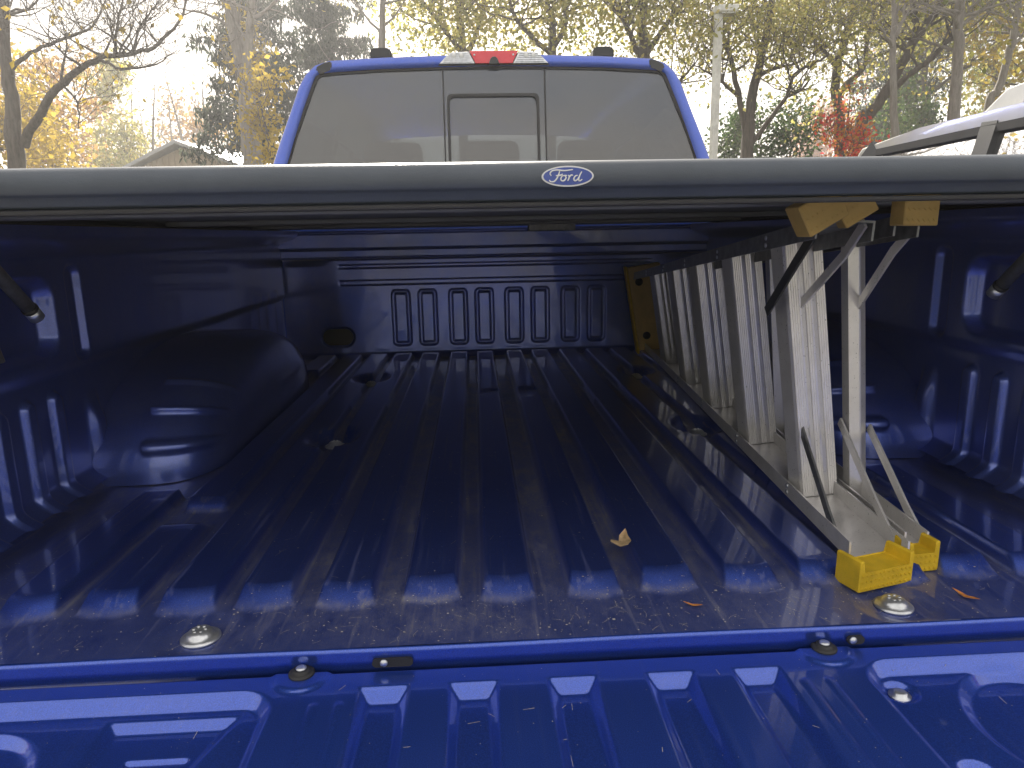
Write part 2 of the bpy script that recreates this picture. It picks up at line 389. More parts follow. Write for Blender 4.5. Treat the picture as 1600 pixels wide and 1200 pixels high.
# tailgate, folded down level with the floor
TX = .009
def tg_fn(x, y):
    x_ = x-TX; d = np.zeros_like(x)
    for c in (-.216, -.114, 0, .114, .216):
        q = rr(x_, y, c, -.29, .0285, .258, .008)
        far = lin(0, .014, (-.032-y)); sd = lin(0, .012, .0285-np.abs(x_-c)); near = lin(0, .02, y+.56)
        d += .0140*np.minimum(np.minimum(far, near), sd)
    for c in (-.262, -.290, .262, .290):                             # shallow swages
        d -= .0022*(1-sst(.001, .006, np.abs(x_-c)))*sst(.055, .065, -y)*(1-sst(.55, .56, -y))
    # end panels
    def panel(cx0, cx1):
        q = rr(x_, y, (cx0+cx1)/2, -.30, (cx1-cx0)/2, .272, .042); return .015*(1-lin(-.0135, .0, q))
    d += panel(-.74, -.335) + panel(.335, .74)
    # left panel: second step, slits, round pocket
    slant = -.372+.045*np.clip((-.056-y)/.14, 0, 3)*-1
    stp = np.minimum(lin(0, .012, (-.052-y)), np.minimum(lin(0, .012, x_+.515), lin(0, .012, slant-x_)))*(1-lin(.50, .52, -y))
    d += .0085*stp
    for yy, x0, x1 in ((-.107, -.475, -.408), (-.137, -.478, -.408), (-.167, -.478, -.415), (-.197, -.478, -.425)):
        d += .005*(1-lin(-.0035, .0, rr(x_, y, (x0+x1)/2, yy, (x1-x0)/2, .0040, .004)))
    r = np.hypot(x_+.628, y+.135); d += .010*(1-lin(.062, .074, r))
    # right panel: round pocket and bolt wells
    r = np.hypot(x_-.505, (y+.135)*.9); d += .010*(1-lin(.076, .090, r))
    for bx, by in ((.370, -.068), (.372, -.195)):
        d += .006*(1-lin(.014, .020, np.hypot(x_-bx, y-by)))
    # boss around the striker bolts
    z = -.030 - d
    for bx in (-.315, .311):
        z += .0035*(1-lin(.030, .036, np.hypot(x_-bx, (y+.004))))
    z += .006*lin(.002, -.004, -(y+.018))*0
    z = z - .02*np.clip((y+.004)/.006, 0, 1)**2
    return x, y, z
tx = np.unique(np.round(np.concatenate([np.arange(-.76, .7601, .0028)]), 4))
ty = np.unique(np.round(np.concatenate([np.arange(-.22, .0021, .0022), np.arange(-.60, -.22, .012)]), 4))
tail = grid('tailgate', tx, ty, tg_fn, M_PAINT, T)
box('tailgate_shell', -.765, .765, -.61, -.012, -.125, -.072, M_PAINT, T, .008)
# bolts
def bed_bolt(x, y, z, r=.0235, parent=T):
    b = lathe('bolt', [(r*1.0, 0), (r, .0022), (r*.86, .0042), (r*.72, .0050), (r*.66, .0078), (r*.56, .0105), (r*.30, .0122), (r*.02, .0126)], M_STEEL, parent, (x, y, z), 32)
    bm = bmesh.new()
    for k in range(6):
        a = k*math.pi/3; bmesh.ops.create_cone(bm, cap_ends=True, segments=8, radius1=r*.10, radius2=r*.08, depth=.0012, matrix=Matrix.Translation((math.cos(a)*r*.30, math.sin(a)*r*.30, .0128)))
    frombm('torx_lobes', bm, M_STEEL, b); return b
for x, y in ((-.437, .042), (.433, .042), (-.426, .843), (.43, .843), (-.44, 1.535), (.44, 1.535)): bed_bolt(x, y, -.0035)
for x in (-.306, .320):
    w = lathe('striker_bolt', [(.0150, 0), (.0150, .002), (.0125, .004), (.0100, .0042), (.0095, .0065), (.006, .0072), (.005, .0055), (.0005, .0055)], M_RUB, T, (x, -.006, -.0268), 28)
    lathe('bolt_head', [(.0062, .0058), (.0062, .0082), (.004, .0095), (.0003, .0096)], M_STEEL, w, (0, 0, 0), 18)
for x, y in ((TX+.370, -.068), (TX+.372, -.195)):
    lathe('panel_bolt', [(.012, 0), (.012, .0015), (.008, .0022), (.0078, .005), (.005, .006), (.0003, .006)], M_STEEL, T, (x, y, -.0508), 24)
for x, s in ((-.20, 1), (.36, .45)):
    sl_ = oval('drain_slot', x, -.019, .024*s, .0055, -.0015, M_RUB, T, .0035)
    lathe('slot_screw', [(.0045, 0), (.0045, .002), (.0003, .003)], M_STEEL, sl_, (x-.010*s, -.0052, -.018), 14, 'Y')

# ------------------------------------------------------------------ cab
def yr(z): return 2.20 + .16*(z-.60)
half = [(.955, .40), (.945, .62), (.912, .74), (.868, .86), (.820, .98), (.783, 1.078), (.756, 1.122), (.718, 1.156), (.660, 1.174), (.45, 1.185), (.2, 1.192)]
outer = half + [(0, 1.195)] + [(-x, z) for x, z in half[::-1]]
whalf = [(.875, .56), (.862, .64), (.842, .74), (.802, .86), (.760, .98), (.722, 1.075), (.708, 1.106), (.690, 1.117), (.640, 1.122), (.45, 1.133), (.2, 1.139)]
inner = whalf + [(0, 1.141)] + [(-x, z) for x, z in whalf[::-1]]
OX = .006
bm = bmesh.new(); n = len(outer)
lo = [bm.verts.new((x+OX, yr(z)+.05, z)) for x, z in outer]; lm = [bm.verts.new((x*.985+OX, yr(z)+.004, z-.008)) for x, z in outer]
li = [bm.verts.new((x+OX, yr(z), z)) for x, z in inner]; lb = [bm.verts.new((x+OX, yr(z)+.03, z)) for x, z in inner]
for A, B in ((lo, lm), (lm, li), (li, lb)):
    for i in range(n-1): bm.faces.new((A[i], A[i+1], B[i+1], B[i]))
frombm('cab_rear_frame', bm, M_PAINT, T, True)
box('cab_back_panel', -.94, .95, 2.20, 2.25, -.30, .575, M_PAINT, T, .01)
# roof and body sides
bm = bmesh.new(); rows = []
for yy, sc, dz in ((0, 1, 0), (.35, 1.005, .012), (1.0, 1.0, .014), (1.6, .98, 0), (1.95, .96, -.05)):
    rows.append([bm.verts.new((x*sc+OX, yr(z)+.05+yy, z+dz)) for x, z in outer[4:-4]])
for A, B in zip(rows, rows[1:]):
    for i in range(len(A)-1): bm.faces.new((A[i], A[i+1], B[i+1], B[i]))
frombm('cab_roof', bm, M_PAINT, T, True)
for s in (-1, 1):
    box('cab_side', min(s*.93, s*.985), max(s*.93, s*.985), 2.26, 4.35, -.40, .62, M_PAINT, T, .02)
    bm = bmesh.new(); bm_bar(bm, (s*.94, 3.25, .62), (s*.80, 3.25, 1.06), .10, .04, (1, 0, 0)); frombm('door_pillar', bm, M_BLACK, T)
    bm = bmesh.new(); bm_bar(bm, (s*.93, 4.60, .60), (s*.76, 4.15, 1.10), .09, .05, (1, 0, 0)); frombm('windscreen_pillar', bm, M_PAINT, T)
    mesh('side_window', [(s*.94, 2.36, .62), (s*.94, 4.45, .62), (s*.80, 4.10, 1.08), (s*.80, 2.42, 1.08)], [(0, 1, 2, 3)], M_GLASS, T)
    # black drip caps on the roof seams
    bm = bmesh.new(); X = s*.693+OX
    bm_prism(bm, [(-.012, 1.139), (.006, 1.151), (.028, 1.159), (.052, 1.165), (.052, 1.125), (.008, 1.119), (-.004, 1.112)], lambda u, v, q: (X - s*u, yr(v)+q, v), -.003, .10)
    bmesh.ops.bevel(bm, geom=bm.edges[:], offset=.005, segments=2, affect='EDGES'); frombm('roof_seam_cap', bm, M_BLACK, T)
    x = -.443 if s < 0 else .466
    bm = bmesh.new(); bm_prism(bm, [(-.044, 1.180), (.044, 1.180), (.042, 1.214), (.034, 1.223), (-.034, 1.223), (-.042, 1.214)], lambda u, v, q: (x+u, 2.33+q, v), 0, .16)
    bmesh.ops.bevel(bm, geom=bm.edges[:], offset=.006, segments=2, affect='EDGES'); frombm('roof_pod', bm, M_BLACK, T)
mesh('windscreen', [(-.92, 4.62, .60), (.92, 4.62, .60), (.75, 4.15, 1.10), (-.75, 4.15, 1.10)], [(0, 1, 2, 3)], M_CLEARG, T)
box('bonnet', -.93, .93, 4.55, 5.75, -.2, .50, M_PAINT, T, .06, 4)
box('dashboard', -.92, .92, 4.2, 4.6, .1, .56, M_BLACK, T, .05)
box('cab_floor', -.92, .92, 2.26, 4.5, -.35, -.30, M_BLACK, T)
# rear window: fixed panes either side of a sliding centre pane
def pane(name, poly, mat, par, t=.004, off=.012):
    return prism(name, poly, lambda u, v, q: (u+OX, yr(v)+off+q, v), 0, t, mat, par)
rw = pane('rear_window', inner, M_GLASS, T, .004, .014)
def ring(name, poly, w, mat, par, off, t=.008):
    c = (sum(p[0] for p in poly)/len(poly), sum(p[1] for p in poly)/len(poly)); bm = bmesh.new(); A, B, C, D2 = [], [], [], []
    for (x, z) in poly:
        v = Vector((x-c[0], z-c[1])); v2 = Vector((v.x-math.copysign(w, v.x), v.y-math.copysign(w, v.y)))
        A.append(bm.verts.new((x+OX, yr(z)+off, z))); B.append(bm.verts.new((c[0]+v2.x+OX, yr(c[1]+v2.y)+off, c[1]+v2.y)))
        C.append(bm.verts.new((x+OX, yr(z)+off+t, z))); D2.append(bm.verts.new((c[0]+v2.x+OX, yr(c[1]+v2.y)+off+t, c[1]+v2.y)))
    n = len(poly)
    for P, Q in ((A, B), (C, A), (B, D2)):
        for i in range(n): bm.faces.new((P[i], P[(i+1) % n], Q[(i+1) % n], Q[i]))
    return frombm(name, bm, mat, par)
rp_ = []
for cx, cz, a0 in ((.165, 1.012, 0), (-.165, 1.012, 90), (-.165, .55, 180), (.165, .55, 270)):
    for k in range(6): a = R(a0+k*18); rp_.append((cx+.022*math.cos(a), cz+.022*math.sin(a)))
ring('slider_frame', rp_, .011, M_RUB, rw, .004, .010)
ring('window_gasket', inner, .008, M_RUB, rw, .006, .010)
for x in (-.20, .212): pane('divider', [(x-.003, .56), (x+.003, .56), (x+.003, 1.132), (x-.003, 1.132)], M_RUB, rw, .004, .008)
# seats seen through the glass
for x, y in ((-.45, 2.62), (.45, 2.62), (0, 2.60), (-.45, 3.55), (.45, 3.55)):
    st = box('seat_back', x-.24, x+.24, y, y+.14, -.1, .66, M_SEAT, T, .05, 3)
    box('headrest', x-.135, x+.135, y+.02, y+.12, .70, .90, M_SEAT, st, .04, 3)
# high mounted brake lamp, cargo lamps and camera
bl = empty('brake_lamp', (0, 0, 0)); bl.parent = T
def lamp(name, poly, mat, par, off, t): return prism(name, poly, lambda u, v, q: (u+.013, yr(v)-off+q, v), 0, t, mat, par, .002)
lamp('lamp_housing', [(-.228, 1.140), (.228, 1.140), (.205, 1.166), (.175, 1.190), (-.175, 1.190), (-.205, 1.166)], M_BLACK, bl, .000, .04)
lamp('red_lens', [(-.074, 1.148), (.074, 1.148), (.098, 1.197), (-.098, 1.197)], M_RED, bl, .014, .03)
for s in (-1, 1):
    c = lamp('cargo_lens', [(s*.077, 1.148), (s*.219, 1.148), (s*.198, 1.170), (s*.168, 1.192), (s*.102, 1.195)], M_CLEAR, bl, .012, .026)
    for k in range(5): lamp('prism_rib', [(s*(.088+.004*k), 1.153+.008*k), (s*(.205-.004*k), 1.153+.008*k), (s*(.205-.004*k), 1.156+.008*k), (s*(.088+.004*k), 1.156+.008*k)], M_CLEAR, c, .0155, .004)
    for q in (.130, .160): lathe('reflector', [(.0105, 0), (.008, .003), (.0003, .004)], M_WHITE, c, (s*q+.013, yr(1.18)-.0125, 1.178), 14, 'Y')
    lathe('lens_screw', [(.004, 0), (.003, .002), (.0003, .002)], M_CLEAR, bl, (s*.078+.013, yr(1.18)-.0145, 1.181), 10, 'Y')
lamp('camera_housing', [(-.022, 1.143), (.022, 1.143), (.014, 1.164), (.006, 1.172), (-.006, 1.172), (-.014, 1.164)], M_BLACK, bl, .024, .03)

# ------------------------------------------------------------------ bed lid
LID = empty('bed_cover', (0, 0, Z0), 'flat black hard bed cover closed over the truck bed, oval badge on its edge', 'bed cover')
prof = [(.030, .520), (.012, .506), (-.004, .5045), (-.012, .508), (-.0135, .5150), (-.0205, .5165), (-.0240, .519), (-.0245, .532), (-.0215, .5390), (-.016, .5425), (-.006, .5445), (.02, .5455), (1.0, .547), (2.06, .5455), (2.10, .538), (2.10, .507), (2.05, .507), (2.05, .520)]
pa = np.array(prof + prof[:1])
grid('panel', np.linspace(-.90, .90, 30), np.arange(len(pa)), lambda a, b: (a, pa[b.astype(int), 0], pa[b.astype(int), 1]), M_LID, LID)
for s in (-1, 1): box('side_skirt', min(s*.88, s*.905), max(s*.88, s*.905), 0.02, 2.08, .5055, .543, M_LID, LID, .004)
box('underside_liner', -.86, .86, .04, 2.04, .5165, .519, M_LIDU, LID)
for y in (.30, .95, 1.6): box('cross_brace', -.80, .80, y, y+.05, .505, .516, M_LIDU, LID, .003)
box('seal', -.86, .86, -.010, .004, .4985, .5040, M_RUB, LID, .002)
box('latch_box', .12, .30, 1.98, 2.02, .485, .516, M_ALUD, LID, .004)
for s in (-1, 1):
    st = tube('gas_strut', [(s*.78, .24, .50), (s*.78, .372, .376)], .0105, M_ALUD, LID, 14)
    tube('strut_end', [(s*.78, .378, .3705), (s*.78, .390, .358)], .0115, M_STEEL, st, 14)
    tube('strut_collar', [(s*.78, .3735, .3745), (s*.78, .377, .3715)], .0122, M_RUB, st, 14)
    tube('strut_rod', [(s*.79, .255, .46), (s*.79, .306, .302)], .005, M_ALUD, LID, 8)
# badge
bd = empty('badge', (.006, -.0250, .5275)); bd.parent = LID
def ell(a, b, n=48): return [(a*math.cos(k*2*math.pi/n), b*math.sin(k*2*math.pi/n)) for k in range(n)]
prism('badge_rim', ell(.0262, .0101), lambda u, v, q: (u, q, v), .001, -.0016, M_WHITE, bd)
prism('badge_field', ell(.0245, .0086), lambda u, v, q: (u, q, v), -.0014, -.0022, M_EMB, bd)
# script letters as flat strokes (x,z in badge units, width)
strokes = {'letter_f': [[(-.0145, .0005), (-.0155, .003), (-.0135, .0056), (-.009, .0062), (-.003, .0056), (.002, .0062), (.0045, .0066)], [(-.0070, .0055), (-.0080, .002), (-.0095, -.002), (-.0120, -.0052), (-.0150, -.0054), (-.0162, -.0035)], [(-.0105, .0006), (-.0065, .0010), (-.0045, .0022)]],
    'letter_o': [[(-.0028, .0008), (-.0050, .0000), (-.0062, -.0028), (-.0050, -.0048), (-.0028, -.0040), (-.0016, -.0012), (-.0028, .0008), (-.0006, .0006)]],
    'letter_r': [[(.0004, .0010), (.0012, -.0004), (.0006, -.0030), (-.0002, -.0048)], [(.0010, -.0012), (.0030, .0010), (.0046, .0006)]],
    'letter_d': [[(.0086, .0006), (.0066, .0000), (.0052, -.0028), (.0062, -.0048), (.0084, -.0036), (.0098, -.0006)], [(.0122, .0044), (.0104, .0006), (.0094, -.0034), (.0104, -.0050), (.0126, -.0034)]]}
for nm, sts in strokes.items():
    bm = bmesh.new()
    for st in sts:
        P = [Vector((x*1.15, -.0024, z*.95)) for x, z in st]; L_ = []
        for i in range(len(P)-1):                                     # smooth the stroke
            p0, p1, p2, p3 = P[max(i-1, 0)], P[i], P[i+1], P[min(i+2, len(P)-1)]
            for k in range(5):
                t_ = k/5; L_.append(.5*((2*p1) + (p2-p0)*t_ + (2*p0-5*p1+4*p2-p3)*t_*t_ + (3*p1-p0-3*p2+p3)*t_**3))
        L_.append(P[-1]); m_ = len(L_)
        bm_tube(bm, L_, [.00035+.00042*math.sin(math.pi*min(1, (k+2)/(m_+2)))**.6 for k in range(m_)], 6)
    frombm(nm, bm, M_WHITE, bd, True)

# ------------------------------------------------------------------ step ladder lying on its side
LD = empty('step_ladder', (0, 0, Z0), 'aluminium step ladder with yellow feet lying on its side in the truck bed', 'ladder')
def lowf(y): return Vector((.404+.083*y, y, .0235))
def upf(y): return Vector((.343+.090*y, y, .500-.092*y))
def channel(name, fa, y0, y1, w, h, up, mat):
    """C-channel rail along fa(y): web width w (towards +x), flanges of height h towards up"""
    t = .0028; cs = [(0, 0), (w, 0), (w, h), (w-t, h), (w-t, t), (t, t), (t, h), (0, h)]
    bm = bmesh.new(); rows = []
    sx = Vector((.996, -.085, 0 if up > 0 else -.06)).normalized(); su = Vector((0 if up > 0 else -.06, 0, up)).normalized()
    for y in (y0, y1): rows.append([bm.verts.new(fa(y) + sx*a + su*b) for a, b in cs])
    k = len(cs)
    for i in range(k): bm.faces.new((rows[0][i], rows[0][(i+1) % k], rows[1][(i+1) % k], rows[1][i]))
    bm.faces.new(rows[0]); bm.faces.new(rows[1][::-1]); return frombm(name, bm, mat, LD)
channel('front_rail', lowf, .122, 1.93, .082, .026, 1, M_ALU)
channel('front_rail', upf, .165, 1.93, .076, .026, -1, M_ALUD)  # darker aluminium: shadow under the cover put into the rail's colour
def lowr(y): return Vector((.495+.083*y, y+.0, .0235))
def upr(y): return Vector((.452+.088*y, y, .502-.092*y))
channel('rear_rail', lowr, .146, 1.86, .034, .026, 1, M_ALU)
channel('rear_rail', upr, .172, 1.86, .034, .026, -1, M_ALUD)  # upper rail again with its shadow in the colour
# steps: ribbed treads, each a channel between the two front rails
def step(y):
    a = lowf(y) + Vector((.020, 0, .004)); b = upf(y) + Vector((.018, 0, -.004)); w = .071 if y < 1.5 else .060
    prof = []; nr = 16
    for i in range(nr*2+1):
        u = i/(nr*2); prof.append((u*w, -.0013 if (i % 2 == 0) else .0))
    # broad flat bands between groups of ribs
    prof = [(u, (v if not (.30*w < u < .42*w or .62*w < u < .74*w) else -.002)) for u, v in prof]
    prof = [(0, .034), (0, .004), (.0015, 0)] + [(.002+u*.95, v) for u, v in prof] + [(w, .0), (w, .030), (w-.003, .030), (w-.003, .004), (.003, .004), (.003, .034)]
    bm = bmesh.new(); k = len(prof); rows = []
    ax = Vector((.97, .20, 0)).normalized(); ay = Vector((-.20, .97, 0)).normalized()
    for c in (a, b): rows.append([bm.verts.new(c + ax*u + ay*v) for u, v in prof])
    for i in range(k): bm.faces.new((rows[0][i], rows[0][(i+1) % k], rows[1][(i+1) % k], rows[1][i]))
    bm.faces.new(rows[0]); bm.faces.new(rows[1][::-1]); return frombm('step', bm, M_ALU, LD)
SY = (.345, .650, .968, 1.268, 1.590)
for y in SY: step(y)
for i, y in enumerate((.345, .72, 1.10, 1.48)):
    bm = bmesh.new(); a = lowr(y) + Vector((.012, 0, .003)); b = upr(y) + Vector((.014, 0, -.003))
    prof = [(0, 0), (.018, -.003), (.021, -.003), (.034, .004), (.034, .022), (.031, .022), (.031, .007), (.020, .001), (.003, .004), (.003, .022), (0, .022)]
    rows = [[bm.verts.new(c + Vector((u, v+u*.2, 0))) for u, v in prof] for c in (a, b)]; k = len(prof)
    for q in range(k): bm.faces.new((rows[0][q], rows[0][(q+1) % k], rows[1][(q+1) % k], rows[1][q]))
    bm.faces.new(rows[0]); bm.faces.new(rows[1][::-1]); frombm('rear_crossbar', bm, M_ALU, LD)
# braces
def brace(name, pts, w, mat, up=(1, 0, 0)):
    bm = bmesh.new()
    for p, q in zip(pts, pts[1:]): bm_bar(bm, p, Vector(q)+(Vector(q)-Vector(p)).normalized()*.002, w, .0035, up)
    return frombm(name, bm, mat, LD)
y0 = SY[0]
brace('brace', [lowf(y0)+Vector((.015, .012, .125)), lowf(.205)+Vector((.004, 0, .034)), lowf(.165)+Vector((.003, 0, .008))], .014, M_ALUD)
brace('brace', [lowf(y0)+Vector((.086, .020, .130)), lowf(.205)+Vector((.081, 0, .036)), lowf(.150)+Vector((.080, 0, .008))], .014, M_ALU)
brace('brace', [lowr(y0)+Vector((.042, .012, .120)), lowr(.215)+Vector((.038, 0, .034)), lowr(.165)+Vector((.037, 0, .008))], .014, M_ALU)
brace('brace', [upf(y0)+Vector((.002, .006, -.125)), upf(.26)+Vector((.012, 0, -.050)), upf(.215)+Vector((.020, 0, -.010))], .017, M_BLACK)
brace('brace', [upf(y0)+Vector((.058, .016, -.120)), upf(.22)+Vector((.064, 0, -.045)), upf(.17)+Vector((.066, 0, -.008))], .014, M_ALU)
brace('brace', [upr(y0)+Vector((.044, .010, -.125)), upr(.24)+Vector((.036, 0, -.042)), upr(.18)+Vector((.034, 0, -.010))], .014, M_ALU)
for y in SY:
    for f_, zz in ((lowf, (.008, .019)), (upf, (-.008, -.019))):
        for z_ in zz: lathe('rivet', [(.0042, 0), (.0036, .0016), (.0003, .0020)], M_STEEL, LD, tuple(f_(y+.018)+Vector((-.0003-.0015*(f_ is upf), 0, z_))), 10, 'X').scale = (-1, 1, 1)
# feet: ribbed yellow boots with upturned sides
def foot(c, w, h, d, rot, tilt, solid=False):
    t = .007; cs = [(0, 0), (w, 0), (w, h), (w-t, h), (w-t, h*.60), (t, h*.60), (t, h), (0, h)]
    if solid: cs = [(0, 0), (w, 0), (w, h), (0, h)]
    bm = bmesh.new(); bm_prism(bm, cs, lambda u, v, q: (u, q, v), 0, d)
    bmesh.ops.bevel(bm, geom=bm.edges[:], offset=.0015, segments=1, affect='EDGES')
    n = max(3, int(w/.0075))
    for i in range(n):
        for j in range(3):
            x = .006+i*(w-.012)/(n-1); z = .005+j*(h*(.86 if solid else .55)-.006)/2
            bmesh.ops.create_cube(bm, size=1, matrix=Matrix.Translation((x, -.0003, z)) @ Matrix.Rotation(.6, 4, 'Y') @ Matrix.Diagonal((.0045, .0016, .0016, 1)))
    bmesh.ops.transform(bm, matrix=Matrix.Translation(c) @ Matrix.Rotation(rot, 4, 'Z') @ Matrix.Rotation(tilt, 4, 'Y') @ Matrix.Translation((-w/2, 0, -h/2)), verts=bm.verts[:])
    return frombm('foot', bm, M_TAN if solid else M_YEL, LD)  # solid upper feet take tan: shadow under the cover put into their colour
foot((.445, .080, .0235), .094, .044, .042, .30, .02)
foot((.520, .118, .0235), .048, .044, .032, .10, 0)
foot((.352, .135, .4930), .058, .042, .034, .10, math.pi-.50, True)
foot((.486, .145, .4930), .048, .040, .030, .05, math.pi+.02, True)
foot((.402, .150, .4980), .046, .036, .028, -.1, math.pi-.55, True)
# top cap with round recesses
cap = empty('top_cap', (.548, 1.935, .0)); cap.parent = LD; cap.rotation_euler = (0, -.16, -.10)
bm = bmesh.new(); bm_box(bm, 0, .125, 0, .055, .012, .345, .006); frombm('cap_body', bm, M_TAN, cap)
box('cap_lip', -.010, -.0005, -.006, .060, .008, .350, M_YEL, cap, .003)
for z in (.075, .285): lathe('cap_hole', [(.015, 0), (.015, .0012), (.0003, .0012)], M_RUB, cap, (.036, .0, z), 20, 'Y')
bm = bmesh.new()
for a, b in (((.012, .10), (.060, .17)), ((.060, .10), (.012, .17)), ((.012, .18), (.060, .25)), ((.060, .18), (.012, .25))):
    bm_bar(bm, (a[0], -.0008, a[1]), (b[0], -.0008, b[1]), .003, .0015, (0, 1, 0))
frombm('cap_webs', bm, M_TAN, cap)

# ------------------------------------------------------------------ leaves and lint on the bed
def leaf(name, loc, pts, mat, rot, label, curl=.5):
    bm = bmesh.new(); n = len(pts); m_ = len(pts)//2
    V = [bm.verts.new((x, y, .002+curl*x*x*18+curl*abs(y)*.25)) for x, y in pts]
    C_ = [bm.verts.new((0, y, .0035)) for y in np.linspace(pts[0][1], pts[m_][1], m_+1)[1:-1]]
    left = V[0:m_+1]; right = [V[0]] + V[:m_-1:-1]
    mid = [V[0]] + C_ + [V[m_]]
    for side in (left, right):
        for i in range(m_):
            f = [side[i], side[i+1], mid[i+1], mid[i]]; f = [v for j, v in enumerate(f) if v not in f[:j]]
            if len(f) >= 3:
                try: bm.faces.new(f)
                except ValueError: pass
    o = frombm(name, bm, mat); o.location = loc; o.rotation_euler = (0, 0, rot)
    md = o.modifiers.new('thickness', 'SOLIDIFY'); md.thickness = .0006
    return tag(o, label, 'leaf')
M_LEAF = simple('dry_leaf', (.58, .42, .24), .75, var=.25, scale=120); M_LEAFO = simple('orange_leaf', (.50, .20, .05), .7, var=.3, scale=120)
leaf('dry_leaf', (.116, .205, Z0+.0190), [(0, -.026), (-.014, -.020), (-.016, -.008), (-.006, .004), (-.007, .016), (0, .034), (.006, .018), (.013, .004), (.010, -.010), (.012, -.020)], M_LEAF, -.35, 'curled tan dry leaf on a pressed ridge in the middle of the bed floor', 1.3)
leaf('leaf_blade', (.177, .056, Z0+.001), [(0, -.0115), (-.002, -.006), (-.0022, 0), (-.0015, .006), (0, .0125), (.0016, .006), (.002, 0), (.002, -.006)], M_LEAFO, 1.15, 'small narrow orange leaf on the flat behind the ridge ends', 1)
leaf('leaf_blade', (.531, .046, Z0+.001), [(0, -.017), (-.003, -.009), (-.0035, 0), (-.0025, .009), (0, .018), (.0025, .009), (.0035, 0), (.003, -.009)], M_LEAFO, .45, 'narrow brown-orange leaf beside the bolt next to the ladder feet', 1)
V, Q = [], []
for i in range(1900):
    x = rng.uniform(-.80, .80); y = abs(rng.normal(0, .55)); y = y if y < 2 else rng.uniform(0, 2)
    if rng.random() < .35: y = rng.uniform(.004, .12); x = rng.normal(0, .4)
    if abs(x) > .83: continue
    z = float(floor_fn(np.array([x]), np.array([y]))[2][0]) + .0006
    if abs(x) > .60 and .58 < y < 1.65: continue
    a = rng.uniform(0, math.pi)
    if rng.random() < .16:                                            # lint fibre: three joined slivers
        l, w = rng.uniform(.002, .006), .00016; p = np.array([x, y]); c = rng.uniform(-.5, .5)
        for k in range(3):
            dvec = np.array([math.cos(a), math.sin(a)]); nv = np.array([-dvec[1], dvec[0]])*w; q = p+dvec*l; b = len(V)
            for pp in (p-nv, p+nv, q+nv, q-nv): V.append((pp[0], pp[1], z+.0004))
            Q.append((b, b+1, b+2, b+3)); p = q; a += c
    else:
        s = abs(rng.normal(0, .0005))+.0003; b = len(V)
        for k in range(4):
            V.append((x+s*math.cos(a+k*1.57)*rng.uniform(.6, 1.5), y+s*math.sin(a+k*1.57), z))
        Q.append((b, b+1, b+2, b+3))
for i in range(260):                                                  # the same on the lowered tailgate, with pale scuffs along it
    x, y = rng.uniform(-.7, .7), rng.uniform(-.30, -.012); z = float(tg_fn(np.array([x]), np.array([y]))[2][0]) + .0007; a = rng.uniform(0, math.pi)
    l, w = (rng.uniform(.006, .016), .00022) if rng.random() < .12 else (rng.uniform(.0004, .0012), rng.uniform(.0002, .0005)); b = len(V); ca, sa = math.cos(a), math.sin(a)
    for u, v in ((-l/2, -w), (-l/2, w), (l/2, w), (l/2, -w)): V.append((x+u*ca-v*sa, y+u*sa+v*ca, z))
    Q.append((b, b+1, b+2, b+3))
o = quick_mesh('lint_and_grit', V, Q, simple('lint', (.55, .52, .46), .9, var=.3, scale=200)); o.location = (0, 0, Z0)
tag(o, 'pale lint and grit scattered over the truck bed floor', 'lint', kind='stuff')

# ------------------------------------------------------------------ trees and other background
def bark(name, c0, c1):
    m, t, b = new_mat(name)
    n1 = noise(t, 6, 6, .7, stretch=(3, 3, .5))
    t.links.new(mixc(t, ramp(t, n1, .3, .7), c0, c1), b.inputs['Base Color']); b.inputs['Roughness'].default_value = .9
    bump(t, b, n1, .9, .03); return m
M_BARK = bark('dark_bark', (.055, .045, .036), (.15, .125, .10)); M_BARKG = bark('grey_bark', (.17, .15, .13), (.34, .31, .28))
def leaf_mat(name, cols):
    m, t, b = new_mat(name); t.nodes.remove(b); o = t.nodes['Material Output']
    a = N(t, 'ShaderNodeAttribute', attribute_name='tint'); r = N(t, 'ShaderNodeValToRGB'); el = r.color_ramp.elements
    while len(el) < len(cols): el.new(.5)
    for i, c in enumerate(cols): el[i].position = i/(len(cols)-1); el[i].color = (*c, 1)
    t.links.new(a.outputs['Fac'], r.inputs[0])
    d = N(t, 'ShaderNodeBsdfDiffuse'); tr = N(t, 'ShaderNodeBsdfTranslucent'); mxs = N(t, 'ShaderNodeMixShader'); mxs.inputs[0].default_value = .62
    t.links.new(r.outputs[0], d.inputs[0]); t.links.new(r.outputs[0], tr.inputs[0]); t.links.new(d.outputs[0], mxs.inputs[1]); t.links.new(tr.outputs[0], mxs.inputs[2]); t.links.new(mxs.outputs[0], o.inputs[0])
    return m
L_YG = leaf_mat('yellow_green_leaves', [(0.206, 0.236, 0.0545), (0.39, 0.39, 0.103), (0.575, 0.514, 0.166), (0.726, 0.575, 0.165)])
L_YEL = leaf_mat('yellow_leaves', [(0.27, 0.211, 0.0332), (0.501, 0.359, 0.0399), (0.616, 0.459, 0.0803)])
L_OR = leaf_mat('orange_leaves', [(0.273, 0.154, 0.0479), (0.463, 0.251, 0.061), (0.541, 0.375, 0.0911)])
L_OL = leaf_mat('olive_leaves', [(0.114, 0.146, 0.0317), (0.248, 0.248, 0.0508), (0.451, 0.361, 0.0575)])
L_RED = leaf_mat('red_leaves', [(0.417, 0.0536, 0.0384), (0.696, 0.0739, 0.0739), (0.542, 0.27, 0.0575), (0.289, 0.258, 0.0614)])
L_GRN = leaf_mat('green_leaves', [(0.0293, 0.0671, 0.0216), (0.0741, 0.119, 0.0363), (0.153, 0.183, 0.0618)])
